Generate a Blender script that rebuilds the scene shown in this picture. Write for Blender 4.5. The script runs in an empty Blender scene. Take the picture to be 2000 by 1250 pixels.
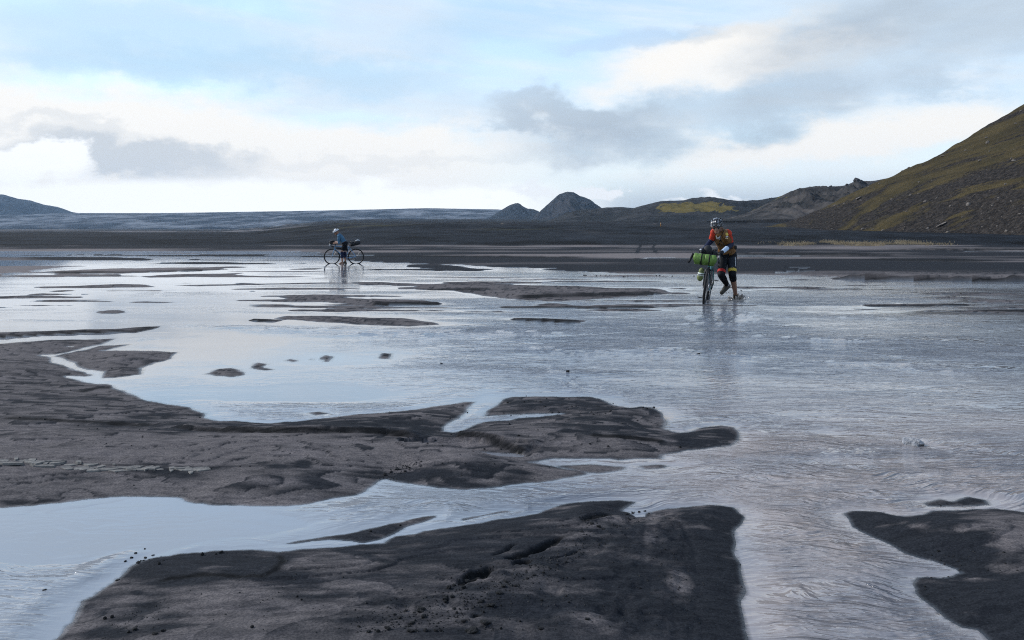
import bpy, bmesh, math, random
import numpy as np
from mathutils import Vector, Matrix

random.seed(7)
RNG = np.random.default_rng(11)
S = bpy.context.scene
COL = S.collection

# ------------------------------------------------------------------ camera
F_PX, HZ, CAM_H = 1778.0, 463.0, 1.15          # focal length in photo pixels, horizon row, eye height
cam_d = bpy.data.cameras.new('camera')
cam = bpy.data.objects.new('camera', cam_d)
COL.objects.link(cam)
cam.location = (0, 0, CAM_H)
cam.rotation_euler = (math.pi / 2, 0, 0)
cam_d.sensor_width = 36.0
cam_d.lens = 36.0 * F_PX / 2000.0
cam_d.shift_y = -(625 - HZ) / 2000.0
cam_d.clip_start = 0.1
cam_d.clip_end = 60000
S.camera = cam

# ------------------------------------------------------------------ sun
SUN_AZ, SUN_EL = math.radians(-71), math.radians(35)   # azimuth from +Y towards +X
sun_d = bpy.data.lights.new('sun', 'SUN')
sun_d.energy = 2.6
sun_d.angle = math.radians(9)
sun_d.color = (1.0, 0.96, 0.90)
sun = bpy.data.objects.new('sun', sun_d)
COL.objects.link(sun)
sv = Vector((math.sin(SUN_AZ) * math.cos(SUN_EL), math.cos(SUN_AZ) * math.cos(SUN_EL), math.sin(SUN_EL)))
sun.rotation_euler = sv.to_track_quat('Z', 'Y').to_euler()
sun.location = (0, 0, 50)

# ------------------------------------------------------------------ exposure
S.view_settings.view_transform = 'Standard'
S.view_settings.look = 'None'
S.view_settings.exposure = 0.5
S.view_settings.gamma = 1.0
S.view_settings.use_curve_mapping = False
S.render.engine = 'CYCLES'
S.cycles.use_denoising = False
S.cycles.use_adaptive_sampling = False
S.cycles.filter_width = 1.1
S.cycles.max_bounces = 8
S.cycles.diffuse_bounces = 2
S.cycles.glossy_bounces = 2
S.cycles.volume_bounces = 1
S.cycles.transparent_max_bounces = 16


# ------------------------------------------------------------------ node helpers
class NT:
    """small expression builder over a node tree"""
    def __init__(self, tree):
        self.t = tree
        tree.nodes.clear()
    def n(self, typ, **kw):
        nd = self.t.nodes.new(typ)
        for k, v in kw.items():
            setattr(nd, k, v)
        return nd
    def link(self, a, b):
        self.t.links.new(a, b)
    def put(self, sock, v):
        if isinstance(v, bpy.types.NodeSocket):
            self.link(v, sock)
        elif v is not None:
            if isinstance(v, (tuple, list)) and sock.type == 'RGBA' and len(v) == 3:
                v = (*v, 1.0)
            sock.default_value = v
    def m(self, op, a, b=None, c=None, clamp=False):
        nd = self.n('ShaderNodeMath', operation=op, use_clamp=clamp)
        for s, v in zip(nd.inputs, (a, b, c)):
            self.put(s, v)
        return nd.outputs[0]
    def add(self, a, b): return self.m('ADD', a, b)
    def sub(self, a, b): return self.m('SUBTRACT', a, b)
    def mul(self, a, b): return self.m('MULTIPLY', a, b)
    def sstep(self, x, lo, hi, a=0.0, b=1.0):
        nd = self.n('ShaderNodeMapRange', interpolation_type='SMOOTHSTEP', clamp=True)
        for i, v in enumerate((x, lo, hi, a, b)):
            self.put(nd.inputs[i], v)
        return nd.outputs[0]
    def lin(self, x, lo, hi, a=0.0, b=1.0):
        nd = self.n('ShaderNodeMapRange', clamp=True)
        for i, v in enumerate((x, lo, hi, a, b)):
            self.put(nd.inputs[i], v)
        return nd.outputs[0]
    def mix(self, f, a, b, mode='MIX'):
        nd = self.n('ShaderNodeMix', data_type='RGBA', blend_type=mode, clamp_factor=True)
        self.put(nd.inputs['Factor'], f)
        self.put(nd.inputs[6], a)
        self.put(nd.inputs[7], b)
        return nd.outputs[2]
    def xyz(self, x, y, z=0.0):
        nd = self.n('ShaderNodeCombineXYZ')
        for s, v in zip(nd.inputs, (x, y, z)):
            self.put(s, v)
        return nd.outputs[0]
    def sep(self, v):
        nd = self.n('ShaderNodeSeparateXYZ')
        self.link(v, nd.inputs[0])
        return nd.outputs
    def vmul(self, v, s):
        nd = self.n('ShaderNodeVectorMath', operation='MULTIPLY')
        self.put(nd.inputs[0], v)
        nd.inputs[1].default_value = s
        return nd.outputs[0]
    def noise(self, vec, scale=1.0, detail=4.0, rough=0.5, dist=0.0, lac=2.0):
        nd = self.n('ShaderNodeTexNoise')
        self.put(nd.inputs['Vector'], vec)
        self.put(nd.inputs['Scale'], scale)
        self.put(nd.inputs['Detail'], detail)
        self.put(nd.inputs['Roughness'], rough)
        self.put(nd.inputs['Lacunarity'], lac)
        self.put(nd.inputs['Distortion'], dist)
        return nd.outputs['Fac']
    def voro(self, vec, scale=1.0, feature='F1'):
        nd = self.n('ShaderNodeTexVoronoi', feature=feature)
        self.put(nd.inputs['Vector'], vec)
        nd.inputs['Scale'].default_value = scale
        return nd.outputs
    def attr(self, name):
        return self.n('ShaderNodeAttribute', attribute_name=name).outputs
    def bump(self, h, strength=1.0, dist=1.0, normal=None):
        nd = self.n('ShaderNodeBump')
        self.put(nd.inputs['Height'], h)
        self.put(nd.inputs['Strength'], strength)
        self.put(nd.inputs['Distance'], dist)
        if normal is not None:
            self.link(normal, nd.inputs['Normal'])
        return nd.outputs[0]
    def principled(self, color, rough=0.8, normal=None, ior=1.5, spec=0.5, metal=0.0, **kw):
        p = self.n('ShaderNodeBsdfPrincipled')
        self.put(p.inputs['Base Color'], color)
        self.put(p.inputs['Roughness'], rough)
        self.put(p.inputs['IOR'], ior)
        self.put(p.inputs['Specular IOR Level'], spec)
        self.put(p.inputs['Metallic'], metal)
        if normal is not None:
            self.link(normal, p.inputs['Normal'])
        for k, v in kw.items():
            self.put(p.inputs[k], v)
        o = self.n('ShaderNodeOutputMaterial')
        self.link(p.outputs[0], o.inputs['Surface'])
        return p


def material(name):
    m = bpy.data.materials.new(name)
    m.use_nodes = True
    return m, NT(m.node_tree)


# ------------------------------------------------------------------ world: physical sky behind broken cloud
W = bpy.data.worlds.new('World')
S.world = W
W.use_nodes = True
W.cycles.sampling_method = 'MANUAL'
W.cycles.sample_map_resolution = 256
g = NT(W.node_tree)
SKY_STRENGTH = 0.12
sky = g.n('ShaderNodeTexSky', sky_type='NISHITA')
sky.sun_disc = False
sky.sun_elevation = SUN_EL
sky.sun_rotation = SUN_AZ
sky.altitude = 300
sky.air_density = 1.0
sky.dust_density = 0.6
sky.ozone_density = 1.5
dx, dy, dz = g.sep(g.n('ShaderNodeTexCoord').outputs['Generated'])
az = g.m('ARCTAN2', dx, dy)
el = g.m('ARCSINE', dz)


def px_az(x): return math.atan((x - 1000) / F_PX)
def px_el(y): return math.atan((HZ - y) / F_PX)


# cloud-deck coordinates: azimuth / elevation, bent by noise so outlines are ragged
c0 = g.xyz(az, el, 0.0)
dir3 = g.xyz(dx, dy, g.mul(dz, 3.0))
w1 = g.sub(g.noise(dir3, 4.5, 5, 0.58), 0.5)
w2 = g.sub(g.noise(g.xyz(g.add(dx, 7.3), dy, g.mul(dz, 3.0)), 4.5, 5, 0.58), 0.5)
f1 = g.sub(g.noise(g.xyz(dx, dy, g.mul(dz, 1.6)), 17.0, 6, 0.62), 0.5)
azw = g.add(az, g.add(g.mul(w1, 0.22), g.mul(f1, 0.10)))
elw = g.add(el, g.add(g.mul(w2, 0.085), g.mul(f1, 0.060)))


def blob(x, y, rx, ry, tilt=0.0, soft=0.6):
    """soft-edged cloud body centred on a compass direction; x, y, rx, ry are given in photo pixels"""
    ca, ce = px_az(x), px_el(y)
    da, de = g.sub(azw, ca), g.sub(elw, ce)
    ct, st = math.cos(tilt), math.sin(tilt)
    p = g.mul(g.add(g.mul(da, ct), g.mul(de, st)), F_PX / rx)
    q = g.mul(g.sub(g.mul(de, ct), g.mul(da, st)), F_PX / ry)
    r2 = g.m('SQRT', g.add(g.mul(p, p), g.mul(q, q)))
    return g.sstep(r2, 1.0 + soft * .3, 1.0 - soft * .7)


def over(base, col, mask, k=1.0):
    c = tuple(v / SKY_STRENGTH for v in col)
    return g.mix(g.mul(mask, k), base, c)


col = g.mix(1.0, sky.outputs[0], (1.30, 1.36, 1.38), 'MULTIPLY')
# thin high veil
veil = g.noise(g.xyz(g.mul(dx, 1.0), g.mul(dy, 1.0), g.mul(dz, 5.0)), 2.6, 5, 0.58)
col = over(col, (0.56, 0.655, 0.735), g.mul(g.sstep(veil, 0.30, 0.66, 0.35, 0.92), g.sstep(el, 0.60, 0.20, 0.22, 1.0)))
streak = g.noise(g.xyz(g.mul(az, 1.6), g.mul(g.add(el, g.mul(az, 0.12)), 16.0), 2.0), 2.2, 5, 0.6)
col = over(col, (0.66, 0.69, 0.71), g.sstep(streak, 0.48, 0.75), 0.55)
col = over(col, (0.50, 0.575, 0.65), g.mul(g.sstep(g.noise(g.xyz(g.mul(dx, 1.0), dy, g.mul(dz, 4.0)), 3.3, 6, 0.55), 0.50, 0.66), g.mul(g.sstep(el, 0.06, 0.16), g.sstep(el, .6, .25, .4, 1.0))), 0.6)
# clear blue windows
for b in ((300, 80, 330, 75, 0.0, 0.9), (1010, 45, 190, 60, 0.15, 0.9), (520, 140, 420, 40, 0.0, 0.9)):
    col = over(col, (0.34, 0.52, 0.68), blob(*b), 0.5)
# the broad bright bank all round the horizon, with its uneven top
top = g.add(0.124, g.add(g.mul(w1, 0.09), g.mul(g.m('SINE', g.mul(az, 3.1)), -0.028)))
bank = g.sstep(g.sub(top, elw), -0.012, 0.022)
bank_l = g.mul(bank, g.sstep(az, 0.12, -0.10, 0.45, 1.0))
col = over(col, (0.76, 0.735, 0.695), bank_l, 0.95)
for b in ((1480, 130, 260, 55, 0.12, 0.8), (1650, 290, 420, 34, 0.1, 0.8), (1820, 260, 220, 50, 0.1, 0.9), (1430, 105, 190, 34, 0.3, 0.8)):
    col = over(col, (0.74, 0.72, 0.685), blob(*b), 0.9)
# grey bellies
for b, k in (((1330, 245, 330, 62, 0.10, 0.95), .8), ((1560, 215, 130, 62, 0.35, 0.9), .8), ((1870, 70, 330, 100, 0.12, 0.9), .9),
             ((1150, 215, 200, 40, -0.1, 0.7), .7), ((1320, 90, 200, 24, 0.1, 0.8), .45), ((1960, 150, 260, 40, 0.2, 0.8), .6)):
    col = over(col, (0.325, 0.378, 0.437), blob(*b), g.mul(k, g.sstep(w2, -.18, .16, .55, 1.0)))
for b, k in (((215, 322, 240, 34, 0.02, 0.8), .75), ((90, 280, 190, 16, 0.0, 0.9), .3), ((700, 300, 500, 14, 0.0, 0.9), .16)):
    col = over(col, (0.40, 0.44, 0.485), blob(*b), k)
# grey-blue floor of the sky under the clouds on the right, white low cloud on the left
low = g.sstep(el, 0.075, 0.03)
col = over(col, (0.325, 0.375, 0.44), g.mul(low, g.sstep(az, -0.02, 0.16)), 0.85)
fogtop = g.add(0.056, g.mul(g.add(w2, g.mul(f1, .6)), 0.05))
fogm = g.mul(g.sstep(g.sub(fogtop, el), -0.003, 0.009), g.sstep(azw, 0.13, -0.03))
col = over(col, (0.86, 0.86, 0.845), fogm, 0.97)
col = over(col, (0.84, 0.845, 0.84), blob(40, 345, 130, 30, 0.0, 0.5), 0.9)
for b in ((1165, 369, 50, 15, 0.12, 0.5), (1195, 362, 27, 12, 0.0, 0.5), (1390, 368, 60, 9, 0.0, 0.9), (1060, 362, 90, 14, 0, .9)):
    col = over(col, (0.72, 0.725, 0.73), blob(*b), 0.9)
bg = g.n('ShaderNodeBackground')
g.link(col, bg.inputs['Color'])
bg.inputs['Strength'].default_value = SKY_STRENGTH
wo = g.n('ShaderNodeOutputWorld')
g.link(bg.outputs[0], wo.inputs['Surface'])


# ------------------------------------------------------------------ numpy helpers
_T = RNG.random((256, 256))


def vnoise(x, y):
    xi, yi = np.floor(x).astype(int), np.floor(y).astype(int)
    fx, fy = x - xi, y - yi
    fx, fy = fx * fx * fx * (fx * (fx * 6 - 15) + 10), fy * fy * fy * (fy * (fy * 6 - 15) + 10)
    a, b = _T[xi & 255, yi & 255], _T[(xi + 1) & 255, yi & 255]
    c, d = _T[xi & 255, (yi + 1) & 255], _T[(xi + 1) & 255, (yi + 1) & 255]
    return (a * (1 - fx) + b * fx) * (1 - fy) + (c * (1 - fx) + d * fx) * fy


def fbm(x, y, octv=5, gain=0.5):
    """roughly -1..1"""
    s, a, n = 0.0, 1.0, 0.0
    for i in range(octv):
        s = s + a * (vnoise(x * 2 ** i + 17.3 * i, y * 2 ** i + 9.1 * i) * 2 - 1)
        n += a
        a *= gain
    return s / n


def ridged(x, y, octv=5, gain=0.5):
    s, a, n = 0.0, 1.0, 0.0
    for i in range(octv):
        s = s + a * (1 - np.abs(vnoise(x * 2 ** i + 31.7 * i, y * 2 ** i + 3.3 * i) * 2 - 1))
        n += a
        a *= gain
    return s / n


def ss(x, lo, hi):
    t = np.clip((x - lo) / (hi - lo), 0, 1)
    return t * t * (3 - 2 * t)


def gp(x, y, z=0.0):
    """photo pixel of a point at height z on the plain -> its place on the plain"""
    d = F_PX * (CAM_H - z) / (y - HZ)
    return (x - 1000) / F_PX * d, d


def at(x, y, d):
    """photo pixel and real distance -> point"""
    return Vector(((x - 1000) / F_PX * d, d, CAM_H + (HZ - y) / F_PX * d))


def poly_sd(P, X, Y):
    """signed distance to polygon, positive inside"""
    P = np.asarray(P, float)
    d2 = np.full(X.shape, 1e18)
    ins = np.zeros(X.shape, bool)
    for (ax, ay), (bx, by) in zip(P, np.roll(P, -1, 0)):
        ex, ey = bx - ax, by - ay
        t = np.clip(((X - ax) * ex + (Y - ay) * ey) / (ex * ex + ey * ey + 1e-12), 0, 1)
        d2 = np.minimum(d2, (X - ax - t * ex) ** 2 + (Y - ay - t * ey) ** 2)
        c = (ay > Y) != (by > Y)
        if ey != 0:
            ins ^= c & (X < (Y - ay) * ex / ey + ax)
    d = np.sqrt(d2)
    return np.where(ins, d, -d)


def line_sd(P, X, Y):
    """distance to an open polyline, side (+ beyond / - on the camera's side), position along 0..1"""
    P = np.asarray(P, float)
    best = np.full(X.shape, 1e18)
    side = np.zeros(X.shape)
    along = np.zeros(X.shape)
    L = np.hypot(*(P[1:] - P[:-1]).T)
    cum = np.concatenate(([0], np.cumsum(L)))
    for i in range(len(P) - 1):
        (ax, ay), (bx, by) = P[i], P[i + 1]
        ex, ey = bx - ax, by - ay
        tr = ((X - ax) * ex + (Y - ay) * ey) / (ex * ex + ey * ey + 1e-12)
        t = np.clip(tr, 0, 1)
        d2 = (X - ax - t * ex) ** 2 + (Y - ay - t * ey) ** 2
        k = d2 < best
        best = np.where(k, d2, best)
        side = np.where(k, np.sign(ex * (Y - ay) - ey * (X - ax)), side)
        along = np.where(k, (cum[i] + t * L[i]) / cum[-1], along)
    return np.sqrt(best), side, along


def grid_mesh(name, X, Y, Z, mat, attrs=None, smooth=True):
    nr, nc = X.shape
    me = bpy.data.meshes.new(name)
    co = np.stack([X, Y, Z], -1).reshape(-1, 3).astype(np.float32)
    i = (np.arange(nr - 1)[:, None] * nc + np.arange(nc - 1)[None]).ravel()
    q = np.stack([i, i + 1, i + nc + 1, i + nc], -1).astype(np.int32)
    me.vertices.add(len(co))
    me.vertices.foreach_set('co', co.ravel())
    me.loops.add(q.size)
    me.loops.foreach_set('vertex_index', q.ravel())
    me.polygons.add(len(q))
    me.polygons.foreach_set('loop_start', (np.arange(len(q)) * 4).astype(np.int32))
    me.polygons.foreach_set('use_smooth', np.full(len(q), smooth))
    me.update(calc_edges=True)
    for k, v in (attrs or {}).items():
        if v.ndim == 3:
            a = me.attributes.new(k, 'FLOAT_COLOR', 'POINT')
            c = np.ones((nr * nc, 4), np.float32)
            c[:, :3] = v.reshape(-1, 3)
            a.data.foreach_set('color', c.ravel())
        else:
            a = me.attributes.new(k, 'FLOAT', 'POINT')
            a.data.foreach_set('value', v.ravel().astype(np.float32))
    o = bpy.data.objects.new(name, me)
    COL.objects.link(o)
    me.materials.append(mat)
    return o


def tag(o, label=None, cat=None, group=None, kind=None):
    for k, v in (('label', label), ('category', cat), ('group', group), ('kind', kind)):
        if v is not None:
            o[k] = v
    return o


# ================================================================== GROUND AND WATER
def C1(*pts): return [(x / 2.857, 650 + y / 2.857) for x, y in pts]          # survey sheets: local -> photo pixels
def C2(*pts): return [(700 + x / 2.857, 700 + y / 2.857) for x, y in pts]
def C3(*pts): return [(1340 + x / 3.03, 700 + y / 3.03) for x, y in pts]
def C4(*pts): return [(x / 2.857, 930 + y / 2.857) for x, y in pts]
def C5(*pts): return [(650 + x / 2.857, 930 + y / 2.857) for x, y in pts]
def C6(*pts): return [(1340 + x / 3.03, 930 + y / 3.03) for x, y in pts]
def K6(*pts): return [(x / 2.857, 480 + y / 2.857) for x, y in pts]
def K7(*pts): return [(700 + x / 2.857, 480 + y / 2.857) for x, y in pts]


BARS = []          # (outline on the plain, height limit)
def bar(pts, h=0.05): BARS.append((np.array([gp(*p) for p in pts]), h))


# the long bar from the left
bar([(-420, 690), (0, 672)] + C1((280, 40), (640, 33), (560, 66), (400, 105), (300, 120), (235, 122), (215, 128), (280, 140), (300, 165), (375, 182), (415, 206), (480, 218), (515, 236), (490, 246), (372, 243),
    (480, 270), (600, 296), (640, 313), (700, 326), (720, 345), (790, 374), (850, 390), (1050, 418), (1140, 452), (1132, 474), (1240, 494), (1400, 510), (1500, 509), (1700, 495), (1850, 475))
    + C2((0, 312), (140, 305), (280, 290), (450, 265), (600, 242), (665, 240), (600, 300), (520, 350), (470, 385), (478, 408), (540, 415), (600, 400), (650, 368), (700, 352), (830, 352), (890, 336), (1125, 309),
         (1000, 309), (850, 313), (705, 324), (712, 300), (760, 265), (820, 220), (850, 212), (1150, 213), (1310, 214), (1390, 235), (1440, 260), (1510, 274), (1570, 268), (1650, 272), (1700, 300), (1725, 345),
         (1720, 390), (1790, 412), (1850, 405), (1900, 388))
    + C3((210, 400), (280, 408), (305, 440), (320, 485), (270, 515), (100, 540), (0, 550))
    + C2((1700, 540), (1690, 560), (1560, 562), (1450, 570), (1400, 560), (1100, 560), (955, 580), (1040, 594), (1120, 602), (1150, 615), (1250, 628), (1278, 645), (1200, 664), (1100, 680), (900, 702), (720, 725), (600, 736),
         (450, 726), (340, 706), (240, 690), (150, 668), (110, 680), (45, 730), (40, 745), (0, 765))
    + C4((1900, 115), (1750, 150), (1600, 166), (1400, 167), (1200, 166), (1070, 150), (1000, 126), (870, 122), (700, 118), (500, 125), (340, 150), (200, 165), (0, 180)) + [(-420, 1000)], 0.06)
bar(C2((1090, 600), (1300, 592), (1490, 606), (1480, 622), (1340, 643), (1240, 634), (1150, 612)), 0.02)
bar(C2((1560, 600), (1690, 592), (1730, 602), (1700, 614), (1600, 618)), 0.012)
# the wedge beside the little channel
bar(C1((318, 130), (400, 108), (560, 73), (715, 66), (640, 86), (575, 100), (750, 100), (1000, 108), (975, 145), (890, 165), (785, 200), (790, 232), (690, 245), (562, 256), (576, 216), (480, 206), (395, 165)), 0.05)
# the bar in front of the camera
bar([(60, 1500), (100, 1262)] + C4((345, 870), (460, 700), (520, 670), (640, 580), (700, 510), (760, 480), (850, 455), (1000, 432), (1200, 418), (1400, 412), (1550, 425), (1700, 405), (1900, 392))
    + C5((150, 383), (290, 378), (350, 340), (550, 300), (780, 268), (930, 235), (1150, 205), (1300, 150), (1450, 138), (1600, 135), (1690, 145), (1620, 196), (1700, 202), (1900, 180))
    + C6((100, 175), (200, 172), (280, 185), (370, 245), (335, 280), (300, 310), (285, 400), (300, 480), (340, 520), (345, 600), (340, 680), (318, 740), (350, 850), (370, 970)) + [(1490, 1500)], 0.07)
bar([(560, 1062), (640, 1046), (690, 1040), (737, 1029), (800, 1016), (845, 1010), (800, 1027), (770, 1042), (742, 1052), (712, 1060), (680, 1057), (640, 1056)], 0.03)
bar([(900, 1014), (985, 997), (1000, 999), (950, 1007), (905, 1017)], 0.015)
# the bar on the right
bar(C6((930, 220), (980, 205), (1150, 210), (1250, 230), (1400, 225), (1450, 205), (1600, 205), (1830, 192), (2000, 215)) + [(2350, 1010), (2350, 1500), (2020, 1500)]
    + C6((1780, 970), (1720, 912), (1620, 900), (1520, 840), (1450, 770), (1380, 710), (1340, 640), (1365, 602), (1420, 596), (1500, 605), (1560, 595), (1630, 575), (1600, 550), (1450, 500), (1300, 460), (1200, 410), (1100, 370), (980, 300)), 0.05)
bar(C6((1410, 160), (1500, 135), (1570, 150), (1660, 118), (1780, 140), (1800, 172), (1650, 180), (1430, 178)), 0.008)
# islets in the pool
bar(C1((1150, 230), (1210, 202), (1290, 197), (1340, 207), (1365, 235), (1300, 245), (1200, 241)), 0.035)
bar(C1((1395, 190), (1430, 165), (1500, 175), (1470, 190), (1535, 208), (1470, 212), (1410, 202)), 0.03)
bar(C1((1590, 155), (1615, 146), (1665, 155), (1640, 163)), 0.02)
bar(C1((1785, 142), (1815, 124), (1850, 132), (1845, 150), (1820, 161)), 0.03)
bar(C1((1722, 150), (1740, 145), (1752, 151)), 0.012)
bar(C1((1730, 446), (1780, 441), (1840, 450), (1770, 458)), 0.012)
bar(C2((110, 2), (130, -30), (190, -26), (178, 4)), 0.02)
bar(C1((620, 318), (690, 322), (705, 333), (640, 338), (500, 350), (520, 338)), 0.012)
# farther bars across the river
bar([(-300, 655), (0, 650), (90, 648), (165, 646), (265, 645), (290, 640), (315, 636), (302, 643), (270, 649), (165, 652), (90, 655), (0, 660), (-300, 668)], 0.02)
bar([(539, 621), (560, 617), (700, 618), (790, 622), (850, 630), (854, 634), (800, 637), (700, 634), (620, 629)], 0.03)
bar([(572, 581), (600, 579), (700, 583), (790, 587), (863, 591), (862, 595), (722, 597), (640, 590)], 0.03)
bar([(700, 552), (760, 551.5), (900, 555), (1090, 559), (1280, 563), (1306, 571), (1305, 575), (1225, 578), (1180, 582), (1090, 588), (1020, 587), (960, 583), (905, 574), (865, 569), (800, 560), (740, 557)], 0.045)
bar([(999, 622), (1060, 624), (1125, 629), (1110, 631.5), (1040, 628), (1000, 625)], 0.02)
bar([(960, 599), (1050, 599), (1150, 600.5), (1290, 600), (1150, 602.5), (1000, 602)], 0.015)
bar([(690, 601), (780, 600), (930, 600), (850, 602), (720, 603.5)], 0.012)
bar([(480, 625), (500, 623), (545, 627), (520, 629)], 0.012)
bar([(67, 532), (200, 526), (300, 523), (380, 522), (470, 523), (380, 529), (180, 532), (100, 534)], 0.04)
bar([(-300, 515), (0, 519), (110, 521), (60, 531), (0, 534), (-300, 540)], 0.03)
bar([(-300, 502), (0, 503), (170, 502), (310, 505.5), (345, 505), (280, 510), (130, 513), (0, 513), (-300, 512)], 0.03)
bar([(130, 515), (200, 514), (262, 514), (240, 516.5), (150, 516)], 0.015)
bar([(-200, 538), (0, 538), (140, 538), (280, 538), (480, 533), (430, 540), (220, 541), (0, 541), (-200, 543)], 0.025)
bar([(100, 561), (230, 555), (290, 555), (310, 561), (200, 563)], 0.02)
bar([(320, 557), (420, 555), (640, 551), (720, 553), (500, 557), (380, 560)], 0.02)
bar([(420, 564), (560, 562), (700, 563), (660, 565.5), (450, 566)], 0.015)
bar([(540, 527), (600, 524), (640, 524), (610, 527)], 0.015)
bar([(575, 514), (610, 513), (600, 516)], 0.015)
bar([(345, 507), (400, 505.5), (380, 509)], 0.015)
bar([(800, 517), (860, 516), (930, 522), (945, 526), (880, 525.5), (820, 522)], 0.025)
bar([(1045, 525), (1110, 524), (1190, 528.5), (1120, 530), (1060, 528)], 0.02)
bar([(1680, 596), (1790, 594.5), (1912, 595), (1780, 599), (1700, 598.5)], 0.02)
bar([(1820, 608), (1900, 606), (2060, 608), (1960, 612), (1860, 611)], 0.012)
bar([(1300, 563), (1350, 562), (1340, 566)], 0.015)
# slivers of mud just breaking the far water
_r = random.Random(5)
for _ in range(120):
    _y = 505 + 105 * _r.random() ** 1.3
    _x = _r.uniform(-150, 2100)
    if (560 < _x < 780 and _y < 535) or (1330 < _x < 1480):
        continue
    _w, _h = _r.uniform(20, 190), _r.uniform(.45, 1.5) * (1 + (_y - 505) / 90)
    bar([(_x - _w, _y), (_x - _w * .5, _y - _h * .6), (_x, _y - _h), (_x + _w * .4, _y - _h * .7), (_x + _w, _y + _h * .2), (_x + _w * .3, _y + _h), (_x - _w * .4, _y + _h * .8)], _r.uniform(.012, .03))
# the sand flats beyond the river
bar([(-3000, 500), (0, 499), (150, 497.5), (250, 498), (330, 500.5), (450, 500.5), (640, 503), (700, 510), (760, 513.5), (850, 515.5), (950, 521), (1080, 525.5), (1210, 534), (1330, 537), (1400, 536), (1480, 537), (1560, 538), (1625, 542), (1700, 544.5),
     (2000, 546.5), (2400, 549), (4500, 560), (4500, 470), (1000, 470), (-3000, 470)], 0.09)
POOLS = [np.array([gp(*p) for p in q]) for q in (
    [(815, 881), (855, 877), (890, 877), (945, 883), (1000, 886), (1025, 889), (1022, 893), (990, 892), (930, 889), (890, 883), (850, 882)],
    [(120, 678), (135, 675.5), (146, 676), (140, 678.5)],
    [(1500, 533), (1560, 529), (1600, 530), (1530, 534)],
    [(1520, 525), (1590, 523.5), (1570, 526)],
    [(1855, 992), (1905, 990), (1880, 996)])]

# steps where the current has undercut the mud: (polyline left to right, drop, reach of the raised side)
LEDGES = [([(0, 829), (90, 833), (200, 838), (320, 845)], .012, .35), ([(322, 851), (380, 857), (450, 864), (560, 868), (700, 866), (830, 871)], .045, .4),
          ([(150, 772), (165, 765), (190, 759), (222, 757)], .014, .15), ([(885, 864), (920, 866), (950, 871), (985, 880), (1030, 888)], .045, .3), ([(1150, 868), (1270, 870), (1300, 872)], .010, .15),
          ([(290, 1148), (330, 1141), (400, 1138), (470, 1146), (512, 1149), (540, 1130), (548, 1108), (543, 1085)], .010, .12),
          ([(60, 532.5), (150, 533), (280, 532), (470, 526)], .07, 3.0), ([(-300, 664), (0, 659.5), (90, 653.5), (165, 650), (265, 648), (315, 637)], .05, .5), ([(720, 596.5), (800, 595.5), (864, 594)], .06, 1.5),
          ([(1000, 583), (1100, 580), (1220, 577), (1306, 573.5)], .06, 1.5), ([(990, 624.5), (1060, 627), (1130, 631)], .04, .6), ([(960, 601.5), (1060, 601.5), (1180, 602), (1290, 601)], .03, .8),
          ([(1600, 543), (1640, 545.5), (1720, 547), (1850, 549), (2000, 551), (2500, 560), (3200, 575)], .26, 6.0), ([(1690, 512), (1740, 510.5), (1830, 513), (1930, 511)], .10, 4.0),
          ([(1760, 487), (1850, 488), (2000, 488), (2300, 489)], .15, 5.0), ([(1420, 500), (1520, 498), (1640, 499), (1760, 500)], .10, 4.0), ([(700, 503.5), (800, 502), (1000, 503), (1150, 504)], .08, 4.0),
          ([(0, 500), (130, 499.5), (300, 500.5), (500, 501)], .05, 4.0), ([(480, 625.5), (500, 627.5), (540, 629)], .03, .4), ([(1680, 598), (1780, 598.6), (1912, 596)], .03, .8),
          ([(760, 566), (850, 566.5), (960, 566)], .03, 1.0), ([(1900, 607), (2080, 609)], .02, .5)]
LEDGES = [(np.array([gp(*p) for p in q]), a, b) for q, a, b in LEDGES]


def fan(rows, ucols, apex=2.0):
    Yv = np.array(rows)[:, None]
    U = np.array(ucols)[None, :]
    return U * (Yv + apex), np.broadcast_to(Yv, (len(rows), len(ucols))).copy()


ucols = np.concatenate([np.linspace(-1.6, -.66, 60)[:-1], np.linspace(-.66, .66, 860), np.linspace(.66, 1.6, 60)[1:]])
rows_near = [F_PX * CAM_H / (y - HZ) for y in np.concatenate([np.arange(2300, 1270, -40), np.arange(1270, 640, -1.75), np.arange(640, 479, -1.5)])]
rows_far = list(rows_near[-1] * np.exp(np.arange(1, 236) * 0.018))


def blobs_field(lst, X, Y, soft=.6):
    """soft elliptical patches on the plain; ellipses given as photo-pixel centre and radii"""
    out = np.zeros(X.shape)
    px = 1000 + F_PX * X / Y
    py = HZ + F_PX * CAM_H / Y
    wx = fbm(X * 3 / (1 + Y * .12), Y * 3 / (1 + Y * .12), 4) * 0.5
    for cx, cy, rx, ry, tilt, k in lst:
        ct, st = math.cos(tilt), math.sin(tilt)
        a, b = px - cx, py - cy
        p = (a * ct + b * st) / rx
        q = (b * ct - a * st) / ry
        out += k * ss(1.25 - np.sqrt(p * p + q * q) + wx, 0.0, soft)
    return out


def sediment(x, y):
    """overlapping sheets of laid-down sand: whole part = sheet number, fraction = place on the sheet"""
    wx, wy = fbm(x * .7 + 4, y * .7, 3), fbm(x * .7, y * .7 + 8, 3)
    return 5.0 * (fbm(x * .34 + y * .16 + wx * .5, y * 1.05 + wy * .7, 4) + .35 * fbm(x * 1.6, y * 4.2, 3))


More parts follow.
